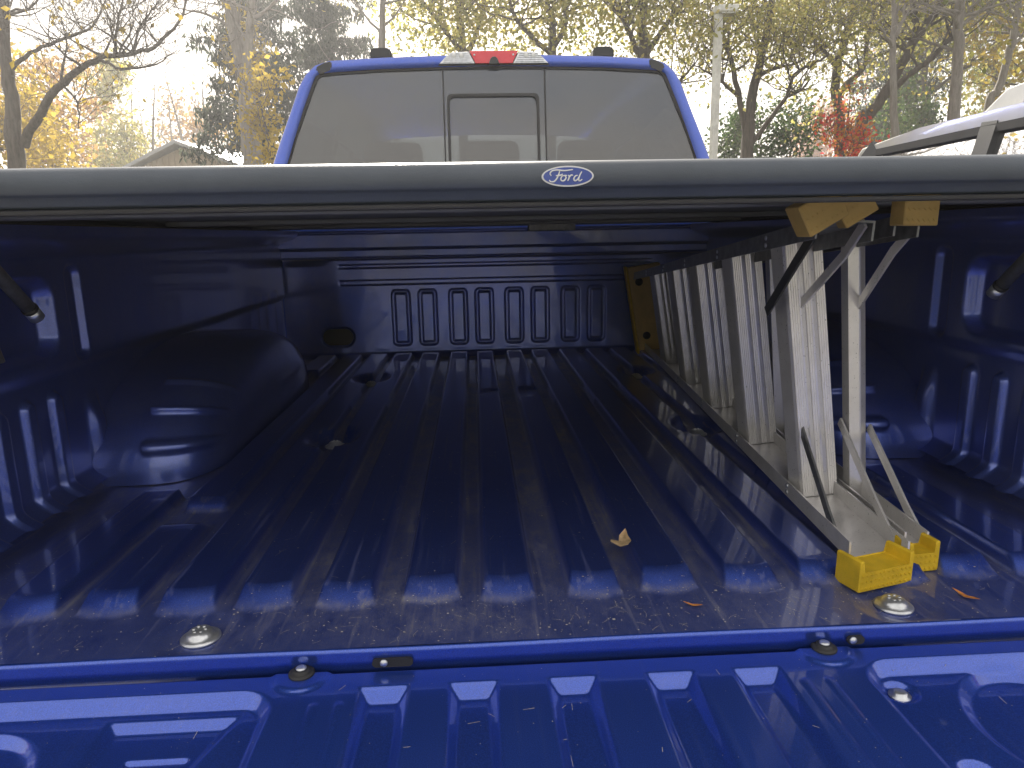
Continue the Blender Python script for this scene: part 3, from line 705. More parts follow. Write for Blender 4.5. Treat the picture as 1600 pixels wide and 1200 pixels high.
L_SPR = leaf_mat('spruce_needles', [(0.0287, 0.0442, 0.0287), (0.0587, 0.0789, 0.0483), (0.0943, 0.113, 0.0676)])
L_PINK = leaf_mat('russet_leaves', [(0.337, 0.14, 0.0939), (0.561, 0.288, 0.183), (0.529, 0.377, 0.15)])

class Wood:
    def __init__(s): s.V, s.F, s.tips = [], [], []
    def tube(s, P, rad, n):
        P = np.asarray(P, float); base = None; m_ = len(P); pa = None
        for i in range(m_):
            t = P[min(i+1, m_-1)] - P[max(i-1, 0)]; t /= np.linalg.norm(t)+1e-9
            if pa is None: pa = np.cross(t, (0.3, .9, .1)); 
            a = pa - t*pa.dot(t); a /= np.linalg.norm(a)+1e-9; pa = a; b = np.cross(t, a); k0 = len(s.V)
            for k in range(n):
                q = k*2*math.pi/n; s.V.append(P[i] + (a*math.cos(q)+b*math.sin(q))*rad[i])
            if base is not None:
                for k in range(n): s.F.append((base+k, base+(k+1) % n, k0+(k+1) % n, k0+k))
            base = k0
    def limb(s, P, r0, r1, n=7, wob=.0):
        P = [np.asarray(p, float) for p in P]; out_ = []
        for i in range(len(P)-1):
            p0, p1, p2, p3 = P[max(i-1, 0)], P[i], P[i+1], P[min(i+2, len(P)-1)]
            for k in range(4):
                t = k/4; out_.append(.5*((2*p1)+(p2-p0)*t+(2*p0-5*p1+4*p2-p3)*t*t+(3*p1-p0-3*p2+p3)*t**3))
        out_.append(P[-1]); out_ = np.array(out_)
        if wob: out_[1:] += rng.normal(0, wob, out_[1:].shape)
        m_ = len(out_); rad = [r0+(r1-r0)*(i/(m_-1))**.8 for i in range(m_)]
        s.tube(out_, rad, n); return out_, rad
    def grow(s, p, d, L, r, depth, up=.12, spread=.7, nk=3, tipr=.004):
        steps = 5 if depth > 0 else 4; P = [np.array(p, float)]; d = np.array(d, float); d /= np.linalg.norm(d)
        for i in range(steps):
            d = d + rng.normal(0, .16, 3) + np.array([0, 0, up*.35]); d /= np.linalg.norm(d); P.append(P[-1]+d*L/steps)
        rad = [max(tipr, r*(1-.62*i/steps)) for i in range(steps+1)]
        s.tube(P, rad, 6 if r > .03 else (4 if r > .012 else 3))
        if depth <= 0: s.tips.append((P[-1], d)); s.tips.append((P[-2], d)); s.tips.append((P[-3], d)); return
        for k in range(nk):
            i = min(steps, 2 + int(rng.integers(0, steps-1))) if k < nk-1 else steps
            ax = rng.normal(0, 1, 3); ax -= d*ax.dot(d); ax /= np.linalg.norm(ax); nd = d*(1-spread*.5)+ax*spread*rng.uniform(.6, 1.1)
            s.grow(P[i], nd, L*rng.uniform(.55, .8), rad[i]*.62, depth-1, up, spread, nk, tipr)
    def twigs_along(s, pts, rad, count, L, depth, spread=.9, up=.25, nk=3, tipr=.004, t0=.25):
        for k in range(count):
            i = int(rng.integers(int(len(pts)*t0), len(pts))); ax = rng.normal(0, 1, 3); ax[2] = abs(ax[2])*.6+.2
            s.grow(pts[i], ax, L*rng.uniform(.6, 1.2), min(rad[i]*.5, .02+L*.012), depth, up, spread, nk, tipr)
    def build(s, name, mat, parent, base): return quick_mesh(name, np.array(s.V)-np.array(base), s.F, mat, parent, True)
def leaves(name, C, size, mat, parent, base, droop=0.0, tint=None, aspect=1.5):
    C = np.asarray(C, float) - np.array(base); n = len(C)
    a = rng.normal(0, 1, (n, 3)); a[:, 2] -= droop*2; a /= np.linalg.norm(a, axis=1)[:, None]
    b = np.cross(a, rng.normal(0, 1, (n, 3))); b /= np.linalg.norm(b, axis=1)[:, None]+1e-9
    sz = size*rng.uniform(.6, 1.3, (n, 1)); l, w = a*sz*aspect*.5, b*sz*.5; c = np.cross(a, b)*sz*.18
    V = np.stack([C-l, C+w*.9+c, C+l, C-w*.9+c], 1).reshape(-1, 3); Q = np.arange(n*4).reshape(n, 4)
    tn = np.clip(np.repeat((rng.random(n) if tint is None else tint), 4), 0, 1)
    return quick_mesh(name, V, Q, mat, parent, False, {'tint': tn})
def cloud(centres, n, sig, clumpvar=.35):
    """leaf positions scattered round twig tips in uneven clumps, with a tint per clump"""
    centres = np.asarray(centres); w = rng.random(len(centres))**2+.05; idx = rng.choice(len(centres), n, p=w/w.sum())
    P = centres[idx] + rng.normal(0, 1, (n, 3))*sig; ct = rng.random(len(centres))
    return P, ct[idx]*(1-clumpvar)+rng.random(n)*clumpvar
def P3(px, py, d, dy=0): v = at(px, py, d); return np.array([v.x, v.y+dy, v.z])
def gnd(px, d): v = at(px, 360, d); return np.array([v.x, v.y, 0.0])
def tree(name, label, cat, px, d, limbs, lm, bk=None, nleaf=4000, lsize=.10, sig=.35, twigs=14, tl=1.6, depth=2, tipr=.006, group=None, trunk_r=.2, droop=.2, up=.25, extra=None):
    """limbs: list of (list of (px,py,depth offset), r0, r1); the first one is the trunk and starts at the ground"""
    base = gnd(px, d); root = empty(name, tuple(base), label, cat, group); wd = Wood()
    for i, (pl, ra, rb) in enumerate(limbs):
        pts = [P3(x, y, d+q) for x, y, q in pl]
        if i == 0: pts = [base+np.array([0, 0, -.1])] + pts
        o_, rad = wd.limb(pts, ra, rb, 9 if ra > .1 else 6, .012)
        if twigs: wd.twigs_along(o_, rad, twigs if i else max(3, twigs//2), tl, depth, tipr=tipr, t0=.35 if i else .55, up=up)
    wd.build('trunk', bk or M_BARK, root, base)
    tips = [t[0] for t in wd.tips]
    if extra is not None: tips = tips + list(extra)
    if nleaf and lm:
        P, tn = cloud(tips, nleaf, sig); leaves('crown', P, lsize, lm, root, base, droop, tn)
    return root
def ellip(px, py, d, rx, ry, rz, n):
    c = P3(px, py, d); u = rng.normal(0, 1, (n, 3)); u /= np.linalg.norm(u, axis=1)[:, None]; r = rng.random((n, 1))**.45
    return list(c + u*r*np.array([rx, ry, rz]))
GB = 'trees beyond the parking lot'
# big bare tree at the far left
tree('bare_tree', 'large bare tree with two long arching limbs and a rough dark trunk', 'tree', 22, 15, [
    ([(24, 240, 0), (20, 170, 0), (8, 90, 0), (6, 0, 0), (0, -120, 0), (-30, -300, .5)], .19, .05),
    ([(38, 228, 0), (62, 175, -.2), (100, 128, -.3), (140, 98, -.4), (172, 87, -.4), (222, 80, -.5), (255, 60, -.6), (285, 22, -.7), (300, -60, -.8)], .10, .014),
    ([(14, 110, 0), (40, 88, .2), (75, 70, .3), (115, 55, .4), (142, 42, .4), (160, 10, .5), (175, -50, .5)], .05, .010),
    ([(180, 86, -.4), (182, 50, -.4), (192, 0, -.3), (200, -60, -.3)], .035, .012),
    ([(205, 82, -.4), (222, 40, -.5), (250, 0, -.6)], .03, .010),
    ([(155, 93, -.4), (190, 107, -.6), (245, 100, -.8), (275, 78, -1)], .035, .008),
    ([(95, 133, -.3), (98, 100, 0), (104, 75, .2), (100, 40, .4)], .035, .008),
    ([(100, 136, -.3), (120, 160, -.6), (122, 200, -.7)], .03, .008)],
    L_YEL, nleaf=260, lsize=.09, sig=.25, twigs=22, tl=1.0, depth=2, tipr=.0035)
# grey twin trunk left of the cab
tree('twin_trunk_tree', 'pale grey tree with two tall trunks standing close together beside the cab', 'tree', 398, 19, [
    ([(395, 250, 0), (388, 170, 0), (380, 110, 0), (368, 50, 0), (358, 0, 0), (345, -120, 0), (340, -260, 0)], .27, .10),
    ([(388, 240, 0), (383, 160, -.1), (384, 110, -.2), (390, 50, -.3), (393, 0, -.3), (400, -120, -.3)], .17, .06),
    ([(366, 60, 0), (350, 35, .3), (310, 20, .5), (270, 10, .6)], .06, .012),
    ([(372, 120, 0), (352, 90, -.4), (340, 50, -.6), (345, 15, -.8)], .05, .012)], None, M_BARKG, 0, twigs=8, tl=1.7, tipr=.006)
# two dark spruces behind
def spruce(px, d, top_py, width, label, dens=1.0, low=0.8):
    base = gnd(px, d); top = P3(px, top_py, d)[2]; root = empty('spruce_tree', tuple(base), label, 'tree', None); wd = Wood(); H = top
    wd.limb([base+np.array([0, 0, -.1]), base+np.array([0, 0, H*.5]), base+np.array([0, 0, H])], .24, .02, 8)
    LP = []; z = low
    while z < H-.3:
        f = 1-z/H; rad_ = width*(f**.75)*rng.uniform(.8, 1.1)+.15
        for k in range(int(6+3*f)):
            a = rng.uniform(0, 2*math.pi); L = rad_*rng.uniform(.75, 1.1); dv = np.array([math.cos(a), math.sin(a), 0])
            pts = [base+np.array([0, 0, z]), base+dv*L*.5+np.array([0, 0, z-.10*L]), base+dv*L+np.array([0, 0, z-.14*L])]
            o_, rr_ = wd.limb(pts, .03*f+.012, .006, 4)
            m_ = int(190*L*dens/2.2)
            t = rng.random(m_)**.7; q = pts[0]+(pts[2]-pts[0])*t[:, None]; q[:, 2] += -.12*L*np.sin(t*math.pi)*.3
            q += rng.normal(0, .10, (m_, 3))*np.array([1, 1, .5]); q[:, 2] -= rng.random(m_)**1.5*.42; LP.append(q)
        z += rng.uniform(.38, .52)
    wd.build('trunk', M_BARK, root, base); P = np.concatenate(LP)
    leaves('crown', P, .075, L_SPR, root, base, .9, None, 3.2); return root
spruce(418, 25, -230, 3.1, 'dark drooping spruce growing just behind the twin grey trunks', 1.1, 4.6)
spruce(535, 30, -210, 3.9, 'broad dark spruce rising behind the left half of the cab roof', 1.1)
spruce(1385, 30, -260, 3.0, 'dark spruce with hanging boughs behind the right hand trunks', .8, 5.5)
# slim trunks amid the spruces and centre trees
tree('slim_tree', 'slim bare tree standing against the broad dark spruce behind the cab', 'tree', 597, 24, [
    ([(597, 100, 0), (597, 40, 0), (600, -40, 0), (605, -200, 0)], .16, .05), ([(598, 45, 0), (620, 20, .4), (640, -10, .6)], .05, .015), ([(597, 55, 0), (560, 10, .3), (540, -30, .4)], .05, .015)], L_YG, M_BARKG, 300, .10, .5, 10, 1.8)
tree('yellow_tree', 'yellow-green leafy tree directly behind the middle of the cab roof', 'tree', 725, 27, [
    ([(722, 90, 0), (718, 40, 0), (712, -40, 0), (705, -180, 0)], .20, .06),
    ([(722, 100, 0), (745, 50, .5), (760, -20, .8), (770, -120, 1)], .12, .04), ([(720, 80, 0), (690, 40, -.4), (660, 0, -.6), (640, -60, -1)], .10, .03)],
    L_YG, None, 17000, .125, .50, 18, 2.2, 2, extra=ellip(715, 30, 27, 2.9, 2, 1.4, 260))
tree('yellow_tree', 'yellow-green tree with steep dark limbs right of the brake lamp', 'tree', 860, 23, [
    ([(862, 80, 0), (866, 40, 0), (852, -10, 0), (840, -140, 0)], .17, .05),
    ([(864, 75, 0), (884, 30, .3), (872, -20, .5), (860, -120, .6)], .10, .03), ([(862, 85, 0), (815, 40, -.3), (795, 0, -.5), (780, -80, -.6)], .09, .03)],
    L_YG, None, 10000, .11, .45, 14, 2.0, extra=ellip(850, 25, 23, 1.5, 1.4, 1.1, 150))
tree('olive_tree', 'leafy olive-green tree with dark slanting limbs left of the lamp post', 'tree', 1012, 21, [
    ([(1008, 110, 0), (1004, 50, 0), (1006, 0, 0), (1008, -140, 0)], .19, .07),
    ([(1006, 100, 0), (985, 55, .3), (965, 10, .5), (940, -60, .6)], .11, .03), ([(1008, 90, 0), (1040, 40, -.3), (1070, 0, -.5), (1090, -80, -.6)], .09, .03),
    ([(1010, 190, 0), (1060, 130, -.2), (1085, 100, -.3)], .07, .02)],
    L_YG, None, 9500, .095, .45, 18, 1.9, extra=ellip(1075, 110, 21, .9, 1.2, 1.6, 40)+ellip(1020, 30, 21, 1.8, 1.4, 1.0, 130))
# forked trees on the right
tree('forked_tree', 'forked yellowing tree with three dark stems rising over the hedge', 'tree', 1168, 19, [
    ([(1168, 225, 0), (1172, 170, 0), (1182, 120, 0), (1196, 60, 0), (1205, 0, 0), (1215, -160, 0)], .19, .06),
    ([(1165, 215, 0), (1156, 160, 0), (1142, 95, .2), (1128, 50, .3), (1115, -20, .4), (1105, -150, .5)], .09, .03),
    ([(1172, 225, 0), (1200, 190, -.3), (1228, 150, -.5), (1242, 115, -.6), (1275, 98, -.8), (1300, 85, -.9)], .075, .02),
    ([(1228, 150, -.5), (1250, 142, -.6), (1268, 122, -.7)], .05, .012),
    ([(1185, 120, 0), (1205, 108, .2), (1240, 100, .3), (1268, 85, .4)], .07, .02),
    ([(1155, 150, 0), (1120, 122, -.2), (1085, 102, -.4)], .06, .015)],
    L_YG, None, 7500, .075, .36, 15, 1.3, extra=ellip(1190, 40, 19, 1.9, 1.5, 1.1, 40))
tree('forked_tree', 'dark tree with a crooked trunk and raised fork behind the red shrub', 'tree', 1312, 20, [
    ([(1312, 200, 0), (1306, 150, 0), (1308, 105, 0), (1318, 70, 0), (1330, 20, 0), (1340, -40, 0), (1345, -180, 0)], .17, .06),
    ([(1312, 150, 0), (1328, 125, .2), (1348, 108, .3), (1356, 60, .3), (1366, 10, .4), (1380, -120, .5)], .10, .03),
    ([(1307, 105, 0), (1292, 85, -.3), (1270, 60, -.5), (1255, 20, -.6)], .08, .02)],
    L_YG, None, 6200, .075, .40, 15, 1.5, extra=ellip(1290, 30, 20, 1.5, 1.4, 1.1, 26))
tree('leaning_tree', 'thick dark tree leaning strongly towards the parked silver car', 'tree', 1325, 17, [
    ([(1342, 210, 0), (1358, 180, 0), (1380, 150, 0), (1402, 115, 0), (1425, 70, 0), (1450, 35, 0), (1475, -5, 0), (1510, -120, 0)], .16, .06),
    ([(1384, 150, 0), (1410, 125, -.3), (1445, 100, -.5), (1475, 70, -.6), (1492, 45, -.6), (1500, -20, -.6)], .09, .03),
    ([(1420, 80, 0), (1432, 40, .3), (1420, -20, .5), (1415, -120, .6)], .09, .03)],
    L_OL, None, 3600, .07, .38, 15, 1.5)
tree('pale_tree', 'slender pale grey tree with thin bare branches by the leaning trunk', 'tree', 1400, 15, [
    ([(1399, 232, 0), (1396, 160, 0), (1394, 90, 0), (1398, 30, 0), (1395, -60, 0), (1390, -200, 0)], .095, .04),
    ([(1394, 75, 0), (1382, 50, -.2), (1365, 35, -.3)], .04, .012), ([(1398, 60, 0), (1412, 30, .2), (1420, -20, .3)], .05, .02)], None, M_BARKG, 0, twigs=7, tl=1.1)
tree('straight_tree', 'straight rough grey trunk rising behind the roof of the silver car', 'tree', 1487, 16, [
    ([(1489, 215, 0), (1492, 150, 0), (1497, 80, 0), (1500, 0, 0), (1506, -180, 0)], .145, .09),
    ([(1500, 40, 0), (1530, 20, .3), (1570, -10, .5)], .05, .02), ([(1498, 20, 0), (1455, 10, -.3), (1420, 20, -.5)], .05, .012)], L_OL, M_BARKG, 1500, .10, .4, 14, 1.8)
tree('slanting_tree', 'slim grey trunk slanting away to the right of the straight trunk', 'tree', 1525, 18, [
    ([(1541, 185, 0), (1560, 140, 0), (1575, 90, 0), (1586, 40, 0), (1592, 0, 0), (1605, -150, 0)], .12, .06), ([(1578, 80, 0), (1600, 50, .3), (1630, 20, .4)], .05, .02)], L_OL, M_BARKG, 2200, .10, .45, 14, 1.7)
tree('yellow_tree', 'bright yellow tree at the edge of the wood beyond the silver car', 'tree', 1625, 24, [
    ([(1625, 180, 0), (1620, 120, 0), (1615, 40, 0)], .16, .05)], L_YEL, None, 3000, .13, .5, 18, 1.8, extra=ellip(1590, 140, 24, 1.4, 1.2, 1.6, 30))
tree('olive_tree', 'bushy olive tree filling the gap between the leaning and straight trunks', 'tree', 1450, 27, [
    ([(1450, 190, 0), (1445, 130, 0), (1450, 60, 0), (1455, -60, 0)], .16, .05), ([(1448, 160, 0), (1420, 120, 0), (1400, 90, 0)], .08, .02), ([(1448, 150, 0), (1500, 110, 0), (1540, 80, 0)], .08, .02)],
    L_YG, None, 10000, .09, .6, 22, 2.4, extra=ellip(1460, 160, 27, 3.4, 2, 1.6, 70))
tree('olive_tree', 'tall olive tree behind the slanting trunk with small dense leaves', 'tree', 1560, 30, [
    ([(1560, 190, 0), (1555, 100, 0), (1560, 20, 0), (1560, -120, 0)], .18, .06), ([(1558, 120, 0), (1520, 60, 0), (1500, 10, 0)], .08, .02)], L_YG, None, 8000, .10, .6, 22, 2.6, extra=ellip(1560, 60, 30, 3.2, 2, 3.0, 60))
# smaller autumn trees along the left and far right
def small_tree(name, label, px, d, top_py, w_px, lm, n, ls, group=None, cat='tree', bk=None, seedn=60, low=.12):
    base = gnd(px, d); topz = P3(px, top_py, d)[2]; rx = w_px/F_PX*d/2; root = empty(name, tuple(base), label, cat, group); wd = Wood()
    o_, rad = wd.limb([base+np.array([0, 0, -.1]), base+np.array([rng.normal(0, .15), 0, topz*.5]), base+np.array([rng.normal(0, .3), 0, topz*.9])], .05+.012*topz, .015, 6)
    wd.twigs_along(o_, rad, 16, rx*.75, 2, tipr=.008, t0=.15, up=.5)
    wd.build('trunk', bk or M_BARK, root, base)
    k = []
    for i in range(seedn):
        u = rng.normal(0, 1, 3); u /= np.linalg.norm(u); r = rng.random()**.4
        k.append(base+np.array([u[0]*r*rx, u[1]*r*rx*.8, topz*(.5+low/2)+u[2]*r*topz*(.5-low/2)]))
    if n:
        P, tn = cloud(k+[t[0] for t in wd.tips], n, .10*rx+.12); P[:, 2] = np.maximum(P[:, 2], .1); leaves('crown', P, ls, lm, root, base, .2, tn)
    return root
small_tree('yellow_tree', 'small golden tree at the foot of the large bare tree', 8, 21, 150, 150, L_YEL, 2600, .12)
small_tree('orange_tree', 'rusty orange tree between the large bare tree and the shed', 88, 30, 138, 130, L_OR, 3400, .15)
small_tree('yellow_tree', 'low yellow-green tree in front of the rusty orange tree', 95, 24, 190, 120, L_YEL, 2400, .12)
small_tree('orange_tree', 'pale orange tree right behind the left corner of the shed', 160, 40, 175, 110, L_OR, 2600, .18)
small_tree('olive_tree', 'olive tree with yellow tips standing behind the gable of the shed', 205, 36, 145, 110, L_YG, 3000, .17)
small_tree('orange_tree', 'thin orange tree above the ridge of the shed roof', 318, 46, 190, 140, L_OR, 2000, .20)
small_tree('yellow_tree', 'bright yellow young tree between the twin trunks and the cab', 432, 17, 130, 90, L_YEL, 1500, .09)
small_tree('yellow_tree', 'upright golden tree close behind the left side of the cab', 412, 22, 30, 70, L_YEL, 700, .11)
SAP = ['thin leafless tree over the left slope of the shed roof', 'thin leafless tree right above the shed gable peak', 'tall thin leafless tree over the right slope of the shed roof', 'thin leafless tree next to the pale twin trunks',
    'small leafless tree far behind the olive tree by the shed', 'small leafless tree far behind the pale orange tree', 'small leafless tree far behind the twin grey trunks', 'slight leafless tree just beyond the shed ridge']
for i, (px, d, tp, w) in enumerate(((225, 38, 105, 90), (262, 33, 95, 90), (300, 36, 80, 110), (340, 31, 90, 90), (240, 50, 130, 120), (180, 52, 140, 120), (330, 52, 110, 110), (285, 44, 110, 80))):
    small_tree('bare_sapling', SAP[i], px, d, tp, w, None, 0, .1, 'bare trees behind the shed', bk=M_BARKG)
small_tree('russet_tree', 'pinkish russet tree far behind beside the utility pole', 1262, 55, 195, 110, L_PINK, 2600, .22)
small_tree('russet_tree', 'faded russet tree far behind the crooked dark trunk', 1350, 48, 150, 130, L_PINK, 1500, .20)
small_tree('hedge_bush', 'dense dark green bush left of the forked tree by the lamp post', 1135, 22, 195, 90, L_GRN, 4200, .09, None, 'bush', low=-.2)
small_tree('hedge_bush', 'dense grey-green bush right of the forked tree', 1215, 21, 190, 110, L_GRN, 5200, .09, None, 'bush', low=-.2)
small_tree('hedge_bush', 'low green bush under the bare leaning trunk', 1400, 24, 205, 120, L_GRN, 4200, .10, None, 'bush', low=-.2)
small_tree('conifer', 'small pointed conifer beside the foot of the lamp post', 1142, 26, 172, 30, L_SPR, 1600, .10)
small_tree('red_shrub', 'crimson red shrub glowing in front of the crooked dark tree', 1325, 16, 196, 66, L_RED, 1900, .07, None, 'shrub', low=0)
small_tree('red_creeper', 'thin red climbing vine on the crooked dark trunk', 1313, 19, 120, 24, L_RED, 260, .08, None, 'vine', low=.5)
small_tree('olive_tree', 'rounded olive tree at the back of the lot beyond the silver car', 1530, 34, 150, 170, L_OL, 4200, .17)
# the wood behind: one far mass all round the lot
V, tn = [], []
k = rng.random(15000)*2*math.pi; rd = rng.uniform(75, 105, 15000)
hh = 9+3.5*np.sin(k*9)+2.5*np.sin(k*23+1)+1.5*np.sin(k*51); zz = rng.random(15000)**.8*np.maximum(hh, 4)
ahead = (np.sin(k) > .35); zz[ahead] *= .62
P = np.stack([rd*np.cos(k), rd*np.sin(k), zz], -1)
root = leaves('far_wood', P, 1.2, L_OL, None, (0, 0, 0), 0, rng.random(15000)); tag(root, 'far autumn wood closing in the lot all round', 'wood', kind='stuff')

# shed with a gable
sb = P3(286, 250, 28); SH = empty('metal_shed', (sb[0], sb[1], 0), 'tan metal shed with a low gable and grey roof behind the bare saplings', 'shed'); SH.rotation_euler = (0, 0, R(-14))
ridge_z = P3(285, 226, 28)[2]; eave_z = ridge_z-1.12; hw = 3.0
M_SHED = simple('tan_siding', (.46, .37, .27), .6, var=.08); M_ROOF = simple('grey_roof', (.36, .37, .40), .4, .3, var=.1)
prism('wall', [(-hw, 0), (hw, 0), (hw, eave_z), (0, ridge_z-.1), (-hw, eave_z)], lambda u, v, q: (u, q, v), 0, 14, M_SHED, SH)
for i in range(24):
    u = -hw+.12+i*(2*hw-.24)/23; top = ridge_z-.12-(abs(u)/hw)*(ridge_z-.1-eave_z)
    box('siding_rib', u-.035, u+.035, -.035, -.001, .05, top, M_SHED, SH)
for s in (-1, 1):
    prism('roof', [(0, ridge_z), (s*(hw+.4), eave_z-.15), (s*(hw+.4), eave_z-.03), (0, ridge_z+.13)], lambda u, v, q: (u, q, v), -.4, 14.4, M_ROOF, SH)
# lamp post
lp = gnd(1110, 17.5); LPp = empty('lamp_post', tuple(lp), 'tall white square lamp post with a box head beside the cab', 'lamp post')
tz = P3(1128, 22, 17.5); hx = tz[0]-lp[0]
bm = bmesh.new(); bm_box(bm, -.075, .075, -.075, .075, 0, tz[2], .01); po = frombm('pole', bm, M_WHITE, LPp); po.rotation_euler = (0, 0, .3)
box('base', -.2, .2, -.2, .2, -.05, .5, simple('concrete_base', (.4, .39, .37), .9), LPp, .03)
box('lamp_head', -.10, .42, -.20, .20, tz[2]+.005, tz[2]+.17, M_WHITE, LPp, .03)
box('lens', .02, .38, -.16, .16, tz[2]-.015, tz[2]+.003, M_CLEAR, LPp)
# utility pole and wires
up_ = gnd(1273, 60); UP = empty('utility_pole', tuple(up_), 'distant wooden utility pole with a crossarm', 'utility pole'); uz = P3(1275, 158, 60)[2]
M_WOOD = simple('old_wood', (.16, .12, .09), .9)
tube('pole', [(0, 0, -.1), (0, 0, uz)], [.17, .12], M_WOOD, UP); box('crossarm', -1.2, 1.2, -.06, .06, uz-1.0, uz-.85, M_WOOD, UP)
for x in (-1.1, -.5, .5, 1.1): tube('insulator', [(x, 0, uz-.85), (x, 0, uz-.65)], .05, M_RUB, UP, 8)
for x in (-1.1, 1.1):
    tube('wire', [(x+t*30*(-1), t*6, uz-.66-1.6*math.sin(math.pi*t)*.5) for t in np.linspace(0, 1, 9)], .02, M_RUB, UP, 4)
    tube('wire', [(x+t*34, -t*20, uz-.66-2.0*math.sin(math.pi*t)) for t in np.linspace(0, 1, 9)], .02, M_RUB, UP, 4)

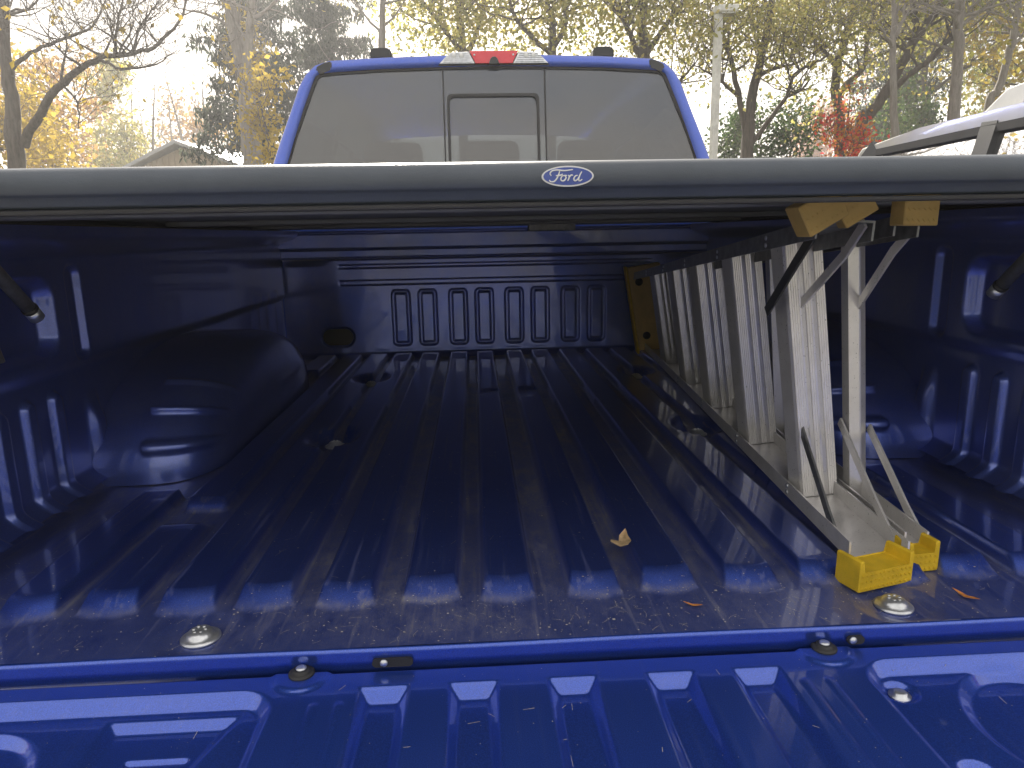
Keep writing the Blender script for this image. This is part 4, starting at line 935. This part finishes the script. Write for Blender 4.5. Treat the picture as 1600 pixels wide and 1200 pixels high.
# parked cars
def car(label, loc, rz, mat, H, L=4.7, Wd=1.86, rails=True):
    C = empty('parked_car', loc, label, 'car'); C.rotation_euler = (0, 0, rz); w = Wd/2; bz = H*.60
    A = np.linspace(0, 1, 30)
    def body(a, b):                                                   # lower body: rounded section swept along the car
        y = -L/2 + L*a; n = np.clip(1-np.abs(2*a-1)**7, 0, 1)**.5; half_ = w*(.86+.14*n)
        ang = (b-.5)*math.pi; x = half_*np.sign(np.sin(ang))*np.abs(np.sin(ang))**.35
        top = bz*(1-.16*sst(.72, .98, a)-.05*(1-sst(.0, .06, a)))
        z = .28+(top-.28)*np.abs(np.cos(ang))**.28
        return x, y, z
    grid('body', A, np.linspace(0, 1, 40), body, mat, C)
    def roofx(z): return w*(.965-.20*((z-bz)/(H-bz))**1.3)
    y0, y1, y2, y3 = -L/2+.12, -L/2+.62, L*.10, L*.29                # tailgate foot, roof rear, roof front, windscreen foot
    def roof(a, b):
        yy = y1-.22 + (y2-y1+.30)*a; x = (b*2-1); cz = H-.10*np.abs(x)**2.6-.10*np.clip(a-.55, 0, 1)**2*2.2-.06*np.clip(.12-a, 0, 1)/.12*.6
        return x*(roofx(H-.06)), yy, cz
    grid('roof', A, np.linspace(0, 1, 24), roof, mat, C)
    zr = H-.115
    for s in (-1, 1):
        xb, xt = s*w*.955, s*roofx(zr)
        for nm, ya, yb, yc, yd in (('quarter_window', y1-.30, y1+.50, y1+.50, y1-.05), ('rear_door_window', y1+.58, y1+1.45, y1+1.42, y1+.58), ('front_door_window', y1+1.53, y3-.25, y2-.02, y1+1.50)):
            mesh(nm, [(xb, ya, bz), (xb, yb, bz), (xt, yc, zr-.02), (xt, yd, zr-.02)], [(0, 1, 2, 3)], M_GLASS, C)
        for ya, yc in ((y1-.36, y1-.12), (y1+.54, y1+.54), (y1+1.49, y1+1.46), (y3-.12, y2+.04)):
            bm = bmesh.new(); bm_bar(bm, (xb, ya, bz-.02), (xt, yc, zr+.02), .085, .03, (1, 0, 0)); frombm('pillar', bm, M_BLACK, C)
        bm = bmesh.new(); bm_bar(bm, (xt*1.004, y1-.16, zr-.005), (xt*1.004, y2+.02, zr-.005), .03, .03, (1, 0, 0)); frombm('window_trim', bm, M_RUB, C)
        prism('roof_side', [(y1-.30, zr-.015), (y1+.3, zr+.012), (y2-.3, zr+.012), (y2+.12, zr-.022), (y3-.15, bz+.12), (y3-.15, bz+.185), (y2+.16, zr+.030), (y2-.3, zr+.062), (y1+.3, zr+.062), (y1-.26, zr+.035)], lambda u, v, q: (xt*1.0+s*q, u, v), -.05, .012, mat, C, .008)
        bm = bmesh.new(); bm_bar(bm, (xb*1.006, y1-.36, bz+.005), (xb*1.006, y3-.2, bz+.005), .028, .02, (1, 0, 0)); frombm('belt_trim', bm, M_RUB, C)
        if rails:
            xr = xt*.93; rl = prism('roof_rail', [(y1-.02, H-.11), (y1+.14, H+0.020), (y1+.55, H+0.037), (y2-.95, H+0.035), (y2-.75, H+0.023), (y2-.52, H-.110), (y2-.80, H-.108), (y2-.85, H-0.011), (y2-.98, H+0.003), (y1+.55, H+0.005), (y1+.18, H-0.015), (y1+.10, H-.11)], lambda u, v, q: (xr+q, u, v), -.02, .02, M_WHITE, C, .005)
            box('rail_foot', xr-.019, xr+.019, (y1+y2)/2-.18, (y1+y2)/2-.06, H-.12, H-.045, M_WHITE, rl, .006)
        for wy in (-L*.30, L*.30):
            wl = lathe('wheel', [(.20, -.10), (.31, -.105), (.345, -.08), (.345, .08), (.31, .105), (.20, .10)], M_RUB, C, (s*(w-.12), wy, .345), 28, 'X')
            lathe('rim', [(.02, s*.085), (.17, s*.08), (.205, s*.10), (.205, -s*.05)], M_CHROME, wl, (0, 0, 0), 20, 'X')
        box('tail_lamp', min(s*w*.70, s*w*.93), max(s*w*.70, s*w*.93), -L/2-.01, -L/2+.12, bz-.28, bz-.02, M_RED, C, .02)
        box('headlamp', min(s*w*.60, s*w*.92), max(s*w*.60, s*w*.92), L/2-.16, L/2-.03, bz*.70-.05, bz*.70+.08, M_CLEAR, C, .02)
    mesh('rear_screen', [(-w*.90, y0, bz), (w*.90, y0, bz), (roofx(zr)*.93, y1-.16, zr), (-roofx(zr)*.93, y1-.16, zr)], [(0, 1, 2, 3)], M_GLASS, C)
    mesh('windscreen', [(-w*.92, y3+.05, bz), (w*.92, y3+.05, bz), (roofx(zr)*.95, y2+.06, zr), (-roofx(zr)*.95, y2+.06, zr)], [(0, 1, 2, 3)], M_GLASS, C)
    for x in (-.4, .4):
        for yy in (y1+.5, y1+1.4):
            box('seat', x-.22, x+.22, yy, yy+.12, .4, H*.76, M_SEAT, C, .04)
    return C
car('silver car with bright roof rails parked beside the truck', (2.63, 2.22, 0), 0, M_SILVER, 1.90)
car('white car far off behind the crimson shrub', (P3(1290, 230, 30)[0], 29.5, 0), 1.3, M_WHITE, 1.6, rails=False)

# ------------------------------------------------------------------ pale volume added to stand in for veiling glare on the background
hz = box('glare_haze', -402, 402, -402, 402, -1.05, 26, None); tag(hz, 'added pale air volume imitating veiling glare over the lot', 'glare_haze', kind='stuff')
mh = bpy.data.materials.new('glare_haze'); mh.use_nodes = True; th_ = mh.node_tree; th_.nodes.clear()
oh = th_.nodes.new('ShaderNodeOutputMaterial'); pv = th_.nodes.new('ShaderNodeVolumePrincipled')
pv.inputs['Color'].default_value = (.95, .95, .97, 1); pv.inputs['Density'].default_value = .0046; pv.inputs['Anisotropy'].default_value = .45
th_.links.new(pv.outputs[0], oh.inputs['Volume']); hz.data.materials.append(mh)
